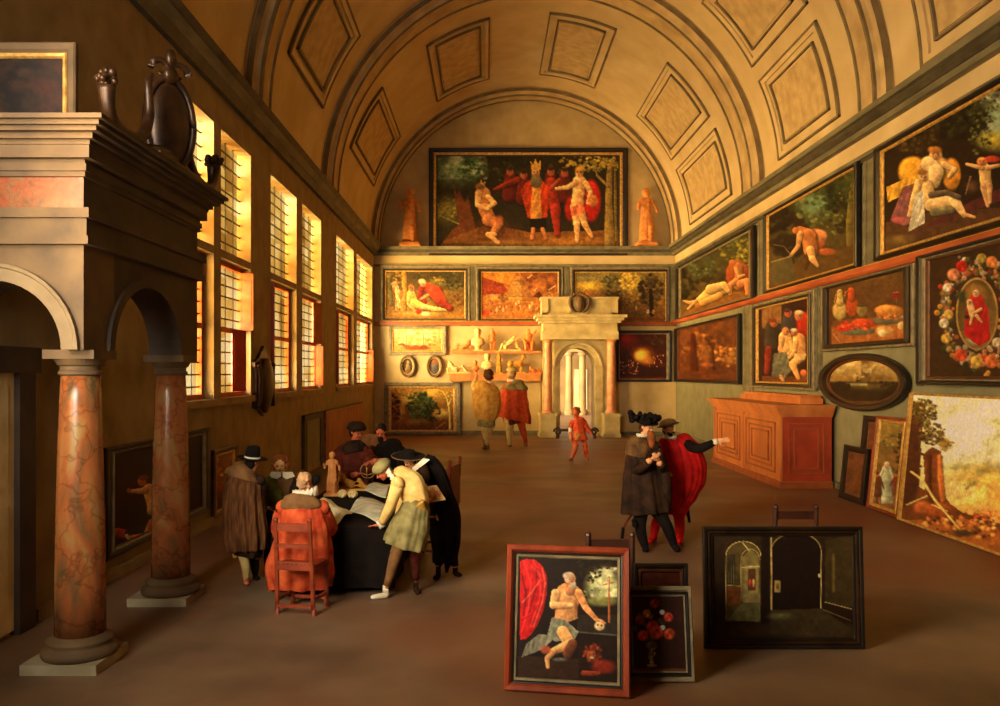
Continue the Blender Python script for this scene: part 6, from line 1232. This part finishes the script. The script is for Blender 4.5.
# statuettes
def statue(name, label, base, h, m, pose, group=None, cat='statuette', yaw=0):
    """small standing / seated / lying sculpted figure on a little base"""
    t = thing(name, label, cat, base, group, rotz=rd(yaw)); bm = B(); u = h; fat = 1.25 if pose != 'draped' else 1.0
    V = Vector
    def L(pts, rr): 
        tube(bm, [V(p)*u for p in pts], [r*u*fat for r in rr], n=9)
        for p, r in zip(pts, rr): ball(bm, V(p)*u, r*u*.98*fat, n=8, m=6)
    z0 = .06
    if pose == 'stand':
        L([(0,0,.52),(0,-.01,.66),(0,0,.78)],[.085,.075,.095]); L([(0,0,.82),(0,-.01,.88)],[.035,.03]); ball(bm,V((0,-.01,.93))*u,(.05*u,.055*u,.07*u))
        L([(-.045,0,.5),(-.06,-.03,.28),(-.05,0,z0)],[.065,.045,.03]); L([(.045,0,.5),(.07,0,.28),(.06,.02,z0)],[.065,.045,.03])
        L([(-.11,0,.78),(-.17,-.03,.64),(-.20,-.06,.52)],[.035,.028,.02]); L([(.11,0,.78),(.16,0,.68),(.10,-.08,.62)],[.035,.028,.02])
    elif pose == 'draped':
        stube(bm, [V(p)*u for p in ((0,0,z0),(0,0,.3),(0,0,.5),(0,0,.66),(0,0,.8),(0,0,.84))],[(.13*u,.11*u),(.12*u,.1*u),(.10*u,.085*u),(.09*u,.075*u),(.11*u,.07*u),(.04*u,.04*u)], n=24, fold=7, amp=.12)
        L([(0,0,.80),(0,-.01,.86)],[.05,.042]); ball(bm,V((0,-.015,.91))*u,(.062*u,.07*u,.085*u)); ball(bm,V((0,.02,.935))*u,(.075*u,.075*u,.075*u))
        L([(-.1,0,.78),(-.16,-.05,.64),(-.17,-.1,.74)],[.04,.033,.02]); L([(.1,0,.78),(.17,-.02,.66),(.18,-.06,.58)],[.04,.033,.02])
        L([(.05,-.02,.5),(.06,-.09,.3),(.05,-.07,z0)],[.06,.05,.035])
    elif pose == 'recline':
        L([(-.34,0,.40),(-.22,0,.27),(-.06,0,.20)],[.11,.11,.11]); L([(-.06,0,.20),(.22,-.03,.34),(.42,-.03,.10)],[.09,.065,.04]); L([(-.04,.05,.15),(.24,.06,.16),(.5,.04,.10)],[.09,.065,.04])
        ball(bm,V((-.40,-.02,.53))*u,(.075*u,.08*u,.095*u)); L([(-.36,0,.42),(-.39,0,.48)],[.045,.04]); L([(-.42,-.05,.36),(-.5,-.08,.22),(-.46,-.06,.08)],[.045,.038,.03]); L([(-.26,-.07,.33),(-.14,-.12,.24),(-.02,-.12,.28)],[.045,.035,.025])
    elif pose == 'seated':
        L([(0,0,.34),(0,0,.5),(0,0,.68)],[.13,.11,.13]); L([(0,0,.72),(0,-.02,.78)],[.05,.045]); ball(bm,V((0,-.03,.87))*u,(.075*u,.085*u,.10*u)); L([(-.07,0,.34),(-.14,-.22,.36),(-.12,-.2,z0)],[.085,.07,.045]); L([(.07,0,.34),(.16,-.2,.38),(.15,-.2,z0)],[.085,.07,.045])
        L([(-.15,0,.66),(-.24,-.06,.5),(-.14,-.2,.42)],[.05,.042,.03]); L([(.15,0,.66),(.26,.02,.78),(.34,.0,.92)],[.05,.042,.03]); box(bm,-.14*u,.14*u,-.1*u,.12*u,0,.3*u)
    elif pose == 'bust':
        stube(bm, [V(p)*u for p in ((0,0,.02),(0,0,.14),(0,0,.18),(0,0,.34),(0,0,.52),(0,-.01,.62))],[.18*u,.12*u,.12*u,(.32*u,.19*u),(.26*u,.16*u),(.09*u,.09*u)], n=20); ball(bm,V((0,-.02,.79))*u,(.14*u,.16*u,.20*u)); ball(bm,V((0,.03,.84))*u,(.16*u,.16*u,.17*u)); ball(bm,V((0,-.18,.78))*u,(.03*u,.04*u,.05*u))
    elif pose == 'beast':
        L([(-.26,0,.50),(0,0,.48),(.24,0,.52)],[.13,.11,.12]); L([(.26,0,.56),(.36,0,.76),(.40,0,.84)],[.10,.07,.06]); L([(.40,0,.86),(.50,-.01,.78)],[.07,.045])
        for x,y,k in ((-.28,-.07,-.04),(-.26,.07,.05),(.24,-.07,.05),(.26,.07,-.06)): L([(x,y,.44),(x+k,y,.24),(x,y,z0)],[.06,.035,.03])
        L([(-.36,0,.54),(-.46,0,.4),(-.44,0,.24)],[.03,.025,.02])
    elif pose == 'group':
        L([(-.2,0,.2),(-.05,0,.36),(.12,0,.5)],[.11,.1,.1]); ball(bm,V((.18,-.02,.62))*u,(.07*u,.075*u,.09*u)); L([(-.2,0,.2),(-.36,-.04,.3),(-.46,0,z0)],[.09,.06,.04]); L([(.1,.05,.4),(.32,.05,.3),(.48,.04,z0)],[.07,.06,.04]); L([(.1,-.06,.5),(.28,-.08,.5),(.38,-.04,.62)],[.045,.04,.03]); L([(.36,.06,.22),(.3,.06,.44),(.3,.06,.52)],[.08,.07,.04]); ball(bm,V((.32,.05,.6))*u,(.06*u,.065*u,.08*u)); L([(-.1,-.05,.3),(-.25,-.1,.44)],[.045,.03])
    bb = B()
    w = {'stand':.16,'draped':.17,'recline':.58,'seated':.24,'bust':.22,'beast':.5,'group':.54}[pose]
    box(bb, -w*u, w*u, -.14*u, .14*u, 0, z0*u*.7); box(bb, -w*u*.93, w*u*.93, -.12*u, .12*u, z0*u*.7, z0*u)
    rm = obj('figure', bm, m, None, smooth=True)
    md = rm.modifiers.new('r','REMESH'); md.mode = 'VOXEL'; md.voxel_size = u*.014; md.use_smooth_shade = True
    m2 = rm.modifiers.new('s','SMOOTH'); m2.factor = .5; m2.iterations = 2
    dg = bpy.context.evaluated_depsgraph_get(); me = bpy.data.meshes.new_from_object(rm.evaluated_get(dg)); bpy.data.objects.remove(rm)
    o = bpy.data.objects.new('figure', me); C.objects.link(o); o.parent = t
    if not me.materials: me.materials.append(m)
    obj('base', bb, m, t)
    return t
terra = pm('terracotta_gold', (222,150,84),(196,116,58)); marb = pm('ivory_stone', (232,204,140),(206,168,100)); orst = pm('orange_terracotta', (226,140,72),(196,104,48)); ybr = pm('yellow_bronze', (214,158,64),(170,108,40))
statue('statuette', 'slim standing bronze-orange figurine at the far left of the table', zt_(226,322), .55, terra, 'draped', 'statuettes on the table')
statue('statuette', 'golden reclining figurine on the table before the red-brown coat man', zt_(372,284), .40, ybr, 'recline', 'statuettes on the table')
for q, lab in (((300,340),'pale round shell on the table just under the golden figurine, left one'),((372,342),'pale round shell on the table just under the golden figurine, right one')):
    b_ = zt_(*q); bm = B(); ball(bm, (0,0,.055), (.065,.06,.055), n=16, m=10)
    for k in range(5): ball(bm, (.03*math.cos(k*1.3),-.045,.05+.02*math.sin(k*1.3)), .02, n=7, m=5)
    o = obj('sea_shell', bm, marb, None, smooth=True, loc=b_); tag(o, lab, 'shell', 'shells on the table')
b_ = zt_(435,175); b_ = zt_(478,250)
t = thing('armillary_sphere','small dark ringed globe instrument at the back of the table','globe',b_)
bm = B(); lathe(bm, [(.08,0),(.07,.02),(.015,.03),(.015,.10)], n=16); obj('stand', bm, M['bronze'], t, smooth=False)
for k,(ax,an) in enumerate((('X',90),('Y',90),('X',25))):
    bm = B(); Mr = Matrix.Translation((0,0,.2)) @ Matrix.Rotation(rd(an),4,ax); pts = [Mr@Vector((.1*math.cos(a),.1*math.sin(a),0)) for a in [2*PI*j/28 for j in range(29)]]; tube(bm, pts, .007, n=6); obj('ring', bm, M['gold'], t)
# ---- chairs ----
def ladder_chair(label, loc, rotz, w, dpt, hs, hb, m, group=None, solid=False):
    """local: back at -Y, sitter faces +Y"""
    t = thing('ladderback_chair' if not solid else 'wooden_chair', label, 'chair', loc, group, rotz)
    q = .022
    for sx in (-1,1):
        bm = B(); x = sx*w/2
        stube(bm, [(x*1.04,.02,0),(x,0,hs),(x*.96,-.04,hb)], [(q,q)]*3, n=8, sub=3); ball(bm, (x*.96,-.04,hb+.012), .026, n=8, m=6); obj('back_post', bm, m, t)
        bm = B(); lathe(bm, [(q*.8,0),(q*1.2,.05),(q*.8,.1),(q*1.1,hs*.6),(q,hs-.02)], (x,dpt,0), 10); obj('leg', bm, m, t)
        bm = B(); box(bm, x-.012, x+.012, 0, dpt, .12, .15); obj('stretcher', bm, m, t)
    bm = B(); box(bm, -w/2-.02, w/2+.02, -.01, dpt+.03, hs-.03, hs+.015); obj('seat', bm, m, t)
    if not solid:
        for z0, z1 in ((hb-.09,hb-.02),(hs+(hb-hs)*.42,hs+(hb-hs)*.50)):
            bm = B(); yb = -.04*(z0-hs)/(hb-hs); box(bm, -w/2, w/2, yb-.012, yb+.012, z0, z1); obj('slat', bm, m, t)
        bm = B(); box(bm, -w/2, w/2, -.016, .012, hs-.02, hs+.05)
        for k in range(8): ball(bm, (-w/2+w*(k+.5)/8, -.02, hs+.03), .009, n=6, m=4)
        obj('slat', bm, m, t)
    else:
        bm = B(); box(bm, -w/2, w/2, -.045, -.01, hs+(hb-hs)*.25, hb-.05); obj('backrest', bm, m, t)
        bm = B()
        for k in range(6): ball(bm, (-w/2+.02, -.05, hs+(hb-hs)*.3+k*.1), .012, n=6, m=4); ball(bm, (w/2-.02, -.05, hs+(hb-hs)*.3+k*.1), .012, n=6, m=4)
    for y in (0,dpt):
        bm = B(); box(bm, -w/2, w/2, y-.012, y+.012, .07, .10); obj('stretcher', bm, m, t)
    return t
def chair_px(pxl, pyl, pxr, pyr, Y, **k): pass
c0 = at(272,0,7.55); c1 = at(308,0,7.62)
ladder_chair('red-brown ladderback chair under the person in the orange-red robe', ((c0.x+c1.x)/2+.03, 7.62, 0), rd(-12), .34, .34, .44, .86, M['mahog'])
M['drk'] = mat('near_black_chair_wood', (60,30,18), (40,20,12), rough=.45, scale=6)
ladder_chair('dark red wooden chair behind the man in black with wide hat', (-.42, 9.95, 0), rd(78), .50, .42, .45, 1.16, M['darkred_w'], solid=True)
ladder_chair('dark chair whose back shows above the kneeling old man picture', (.93, 6.38, 0), 0, .345, .34, .45, .965, M['drk'])
ladder_chair('dark chair whose back shows above the church interior picture', (2.64, 7.22, 0), 0, .36, .34, .45, 1.04, M['drk'])
# rounded leather chair between the two men at the back of the table
t = thing('leather_armchair', 'brown round-backed leather chair between the two men behind the table', 'chair', (-1.86,13.5,0)); 
bm = B(); pts = [(-.27,0,.5),(.27,0,.5),(.27,0,1.08)]+[(.27*math.cos(a),0,1.08+.14*math.sin(a)) for a in [PI*k/10 for k in range(1,10)]]+[(-.27,0,1.08)]; extrude_poly(bm, pts, (0,.06,0)); obj('backrest', recalc(bm), pm('brown_leather',(134,86,48)), t)
bm = B(); box(bm, -.27, .27, -.42, .04, .42, .5); obj('seat', bm, _m['brown_leather'], t)
for x in (-.24,.24):
    for y in (-.38,.02): bm = B(); lathe(bm, [(.02,0),(.03,.05),(.02,.1),(.028,.3),(.02,.42)], (x,y,0), 10); obj('leg', bm, M['darkred_w'], t)
# ---- cabinet against the right wall ----
t = thing('wooden_cabinet', 'orange-brown panelled cabinet with a red side against the picture wall', 'cabinet', (6.1,18.35,0)); rel = t.location
x0, x1, ya, yb = 5.62, 6.6, 16.05, 20.8
bm = B(); box(bm, x0-.02, x1, ya-.02, yb+.02, .0, .10); box(bm, x0+.02, x1, ya+.03, yb-.03, .10, 1.44); obj('carcass', bm, M['cabinet'], t, rel=rel)
bm = B(); sweep = [(0.0,1.30,.03),(0,1.38,.06),(0,1.46,.10),(0,1.54,.13)]
for i,(z0,z1,e) in enumerate(((1.36,1.41,.02),(1.41,1.47,.06),(1.47,1.53,.10),(1.53,1.585,.13))): box(bm, x0-e, x1, ya-e, yb+e, z0, z1)
obj('cornice', bm, M['cabinet'], t, rel=rel)
bm = B(); box(bm, x0-.05, x1, ya-.05, yb+.05, 0, .06); box(bm, x0-.03, x1, ya-.03, yb+.03, .06, .12); obj('base_moulding', bm, M['cabred'], t, rel=rel)
def panel_x(y0,y1,z0,z1,name):      # on the front, which faces -X
    bm = B(); X = x0+.02
    box(bm, X-.02, X, y0, y1, z0, z1); o = obj(name, bm, M['cabinet'], t, rel=rel)
    for k,(e,h) in enumerate(((.10,.035),(.24,.03),(.36,.04))):
        bm = B(); a,b_,c,d = y0+e*1.5,y1-e*1.5,z0+e*.75,z1-e*.75; w = .03
        box(bm,X-h,X,a,b_,c,c+w); box(bm,X-h,X,a,b_,d-w,d); box(bm,X-h,X,a,a+w*1.6,c,d); box(bm,X-h,X,b_-w*1.6,b_,c,d)
        obj('panel_moulding', bm, M['cabred'], o)
        bpy.data.objects[-1] if False else None
        C.objects[-1].data.transform(Matrix.Translation(-rel))
    return o
panel_x(ya+.15,(ya+yb)/2-.05,.18,1.32,'door'); panel_x((ya+yb)/2+.05,yb-.15,.18,1.32,'door')
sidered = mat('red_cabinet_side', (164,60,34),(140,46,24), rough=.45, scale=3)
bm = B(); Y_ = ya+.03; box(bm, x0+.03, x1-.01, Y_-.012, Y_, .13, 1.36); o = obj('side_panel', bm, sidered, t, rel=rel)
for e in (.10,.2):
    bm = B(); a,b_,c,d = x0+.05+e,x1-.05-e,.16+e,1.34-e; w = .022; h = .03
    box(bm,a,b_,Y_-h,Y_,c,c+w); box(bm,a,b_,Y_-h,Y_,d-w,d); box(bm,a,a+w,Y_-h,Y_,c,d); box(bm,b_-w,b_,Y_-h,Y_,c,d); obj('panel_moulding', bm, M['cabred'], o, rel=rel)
for y in (ya+.06, (ya+yb)/2, yb-.06):
    bm = B(); box(bm, x0-.015, x0+.03, y-.05, y+.05, .12, 1.36); obj('pilaster', bm, M['cabinet'], t, rel=rel)
bm = B(); box(bm, 6.15, 6.6, 16.5, 20.4, 1.587, 1.70); box(bm, 6.2, 6.6, 16.6, 20.3, 1.70, 1.76); o = obj('stepped_plinth', bm, M['cabinet'], None, rel=(6.4,18.4,1.587), loc=(6.4,18.4,1.587)); tag(o,'long stepped orange wooden plinth lying on top of the cabinet','plinth')
# ---- shelves of sculpture on the end wall ----
shm = mat('ochre_shelf_wood', (216,150,76),(190,116,52), rough=.7, scale=4)
qx = lambda px, Y=29.4: (px-CX)*Y/FPX
qz = lambda py, Y=29.4: EYE-(py-CY)*Y/FPX
sh = []
for (xa,xb,yt,yb_,lab) in ((451,541.5,351,353.6,'upper ochre wall shelf holding a row of small sculptures'),(448,541.5,373.5,381,'lower deeper ochre wall shelf holding sculptures above the two standing viewers')):
    t = thing('wall_shelf', lab, 'shelf', (qx((xa+xb)/2), YB, qz(yb_)), 'sculpture shelves'); rel = t.location
    bm = B(); box(bm, qx(xa), qx(xb), YB-.5, YB-.0, qz(yt)-.05, qz(yt)); obj('board', bm, shm, t, rel=rel)
    bm = B(); box(bm, qx(xa)+.04, qx(xb)-.04, YB-.42, YB, qz(yb_), qz(yt)-.05); obj('bracket_rail', bm, shm, t, rel=rel); sh.append(qz(yt))
rows = [(0,[(462,.66,'recline','pale orange reclining sculpture at the left end of the upper shelf',terra),(478,.80,'bust','pale bust of a hooded head on the upper shelf',marb),(492.5,.80,'stand','orange standing nude sculpture with raised arm on upper shelf',orst),(510,.74,'group','pale entwined wrestling group on the upper shelf',marb),(528.5,.80,'seated','orange seated sculpture with raised arm, upper shelf near portal',orst)]),
        (1,[(458,.74,'recline','pale reclining sculpture at the left end of the lower shelf',marb),(475.5,.46,'bust','small orange bust on the lower shelf',orst),(487.5,.72,'bust','large pale bust on the lower shelf',marb),(499,.76,'draped','yellow draped standing sculpture on the lower shelf',ybr),(515.5,.70,'beast','yellow four-legged animal sculpture on the lower shelf',ybr),(535.5,.44,'recline','low orange reclining sculpture at portal end of lower shelf',orst)])]
for i, lst in rows:
    for px, h, pose, lab, m in lst:
        b_ = Vector((qx(px), 29.44, sh[i])); yw = 180 if px == 534 or px == 462 else 0
        statue('sculpture', lab, b_, h, m, pose, 'sculptures on the wall shelves', 'sculpture', yaw=yw if pose == 'recline' else 0)
# draped panel below the shelves
bm = B(); box(bm, qx(461.5), qx(541), YB-.05, YB, .16, qz(383)); box(bm, qx(461.5), qx(541), YB-.08, YB, qz(402)-.03, qz(402)+.03); trim(bm, M['plaster'])
# lunette statues
statue('lunette_statue', 'orange draped statue standing on the cornice left of the large lunette painting', (qx(410,29.5), 29.47, 6.66), 2.02, terra, 'draped', 'lunette statues', 'statue')
statue('lunette_statue', 'orange draped statue standing on the cornice right of the large lunette painting', (qx(646,29.5), 29.47, 6.66), 2.02, terra, 'draped', 'lunette statues', 'statue', yaw=8)
# bench by the doorway
t = thing('low_bench', 'low dark bench with scrolled ends in front of the arched doorway', 'bench', (qx(576,28.3),28.3,0)); 
bm = B(); box(bm, -.68, .68, -.12, .12, .24, .32); obj('seat', bm, M['dstone'], t)
for k in (-1,1):
    bm = B(); pts = [Vector((k*(.62+.02*j*0)+k*.13*math.cos(a)*(1-j*.035), 0, .22+.14*math.sin(a)*(1-j*.035))) for j, a in enumerate([j*.35 for j in range(20)])]; tube(bm, pts, .035, n=8); box(bm, k*.62-.05, k*.62+.05, -.1, .1, 0, .12); obj('scroll_end', bm, M['dstone'], t)
# wall bracket between the windows
def bracket():
    Yc, X = 14.86, XL
    t = thing('carved_wall_bracket', 'black carved bracket with pointed top hanging between the windows', 'bracket', (X,Yc,1.45)); rel = t.location
    out = [(0,1.44),(.16,1.50),(.28,1.56),(.44,1.58),(.52,1.66),(.60,1.60),(.56,1.72),(.60,1.80),(.50,1.86),(.50,2.10),(.50,2.28),(.58,2.30),(.60,2.38),(.48,2.42),(.34,2.46),(.22,2.54),(.10,2.60),(0,2.68)]
    pts = [(X+.001,Yc+a,z) for a,z in out]+[(X+.001,Yc-a,z) for a,z in out[::-1] if a]
    bm = B(); extrude_poly(bm, [(p[0],p[1],p[2]) for p in pts], (.06,0,0)); obj('back_plate', recalc(bm), M['bronze'], t, rel=rel)
    bm = B(); stube(bm, [(X+.06,Yc,1.5),(X+.07,Yc,1.7),(X+.08,Yc,1.9),(X+.08,Yc,2.2),(X+.06,Yc,2.45)], [(.1,.06),(.3,.1),(.34,.12),(.34,.12),(.12,.08)], ref=(0,1,0), n=18); obj('body_boss', bm, M['bronze'], t, smooth=True, rel=rel)
    for k in (-1,1):
        bm = B(); stube(bm, [(X+.08,Yc+k*.5,1.62),(X+.09,Yc+k*.42,1.8),(X+.09,Yc+k*.42,2.2),(X+.08,Yc+k*.52,2.36)], [.05,.05,.05,.05], n=10); obj('scroll', bm, M['bronze'], t, smooth=True, rel=rel)
bracket()
# board and small panel leaning on the window wall behind the table
t = thing('leaning_board', 'large plain orange-brown board against the wall below the far windows', 'board', (XL+.1,23.4,0)); rel = t.location
bm = B(); box(bm, XL+.03, XL+.08, 20.4, 26.6, 0.01, 1.25); obj('panel', bm, mat('orange_brown_board',(168,104,56),(140,80,40),rough=.7,scale=2), t, rel=rel)
bm = B(); box(bm, XL+.02, XL+.10, 20.4, 26.6, 1.22, 1.28); box(bm, XL+.02, XL+.10, 20.36, 20.5, 0.01, 1.28); obj('edge_strip', bm, M['mahog'], t, rel=rel)
t = bpy.data.objects.new('door_2', None); C.objects.link(t); t['kind'] = 'structure'; t.location = (XL,19.0,0); rel = t.location
bm = B(); box(bm, XL, XL+.04, 18.4, 19.9, 0, 1.15); obj('door_leaf', bm, M['gwall'], t, rel=rel)
bm = B(); box(bm, XL, XL+.07, 18.1, 18.4, 0, 1.28); box(bm, XL, XL+.07, 19.9, 20.2, 0, 1.28); box(bm, XL, XL+.08, 18.1, 20.2, 1.15, 1.28); obj('door_frame', bm, M['dstone'], t, rel=rel)
# ---- carved crest with two horns of plenty on the portico ----
def crest():
    zb = 4.022; Yc, X = 7.55, -2.86
    t = thing('carved_cartouche', 'dark carved oval shield with two scroll horns on the portico cornice', 'sculpture', (X,Yc,zb)); rel = t.location
    m = M['bronze']
    bm = B(); Mr = Matrix.Rotation(rd(-42),3,'Z'); ball(bm, (X,Yc,zb+.40), (.10,.20,.40), Mr, 28, 18); obj('shield', bm, m, t, smooth=True, rel=rel)
    bm = B(); n = 40; pts = [Vector((X,Yc,zb+.41))+Mr@Vector((.02,.225*math.cos(a),.41*math.sin(a))) for a in [2*PI*k/n for k in range(n+1)]]; tube(bm, pts, .032, n=8, cap=False); obj('rim', bm, m, t, smooth=True, rel=rel)
    bm = B(); box(bm, X-.12, X+.12, Yc-.5, Yc+.5, zb, zb+.05); stube(bm, [(X,Yc-.55,zb+.05),(X,Yc,zb+.10),(X,Yc+.55,zb+.05)], [.05,.09,.05], n=10); obj('foot', bm, m, t, rel=rel)
    bm = B()
    for k in (-1,1):
        pts = [Vector((X,Yc,zb+.88))+Mr@Vector((.02,k*(.08+.10*math.cos(a)*(1-a/9)),.10*math.sin(a)*(1-a/9))) for a in [j*.45 for j in range(13)]]; tube(bm, pts, [.035*(1-j/20) for j in range(13)], n=8)
    ball(bm, (X+.02,Yc,zb+.84), (.06,.12,.09)); ball(bm, (X+.02,Yc,zb+1.0), (.05,.07,.09)); obj('scroll_top', bm, m, t, smooth=True, rel=rel)
    for k in (-1,1):
        bm = B(); stube(bm, [(X,Yc+k*.38,zb+.72),(X,Yc+k*.46,zb+.62),(X,Yc+k*.44,zb+.35),(X,Yc+k*.62,zb+.12),(X,Yc+k*.95,zb+.07),(X,Yc+k*1.18,zb+.14),(X,Yc+k*1.24,zb+.34)], [.02,.035,.045,.05,.045,.05,.07], n=24, fold=6, amp=.03); o = obj('horn', bm, m, t, smooth=True, rel=rel)
        bm = B(); rr_ = random.Random(5+k)
        for j in range(26): a = rr_.uniform(0,2*PI); q = rr_.uniform(0,.10); ball(bm, (X+q*math.cos(a), Yc+k*1.25+q*math.sin(a), zb+.37+rr_.uniform(-.02,.07)), rr_.uniform(.02,.034), n=7, m=5)
        obj('fruit', bm, m, t, smooth=True, rel=rel)
crest()
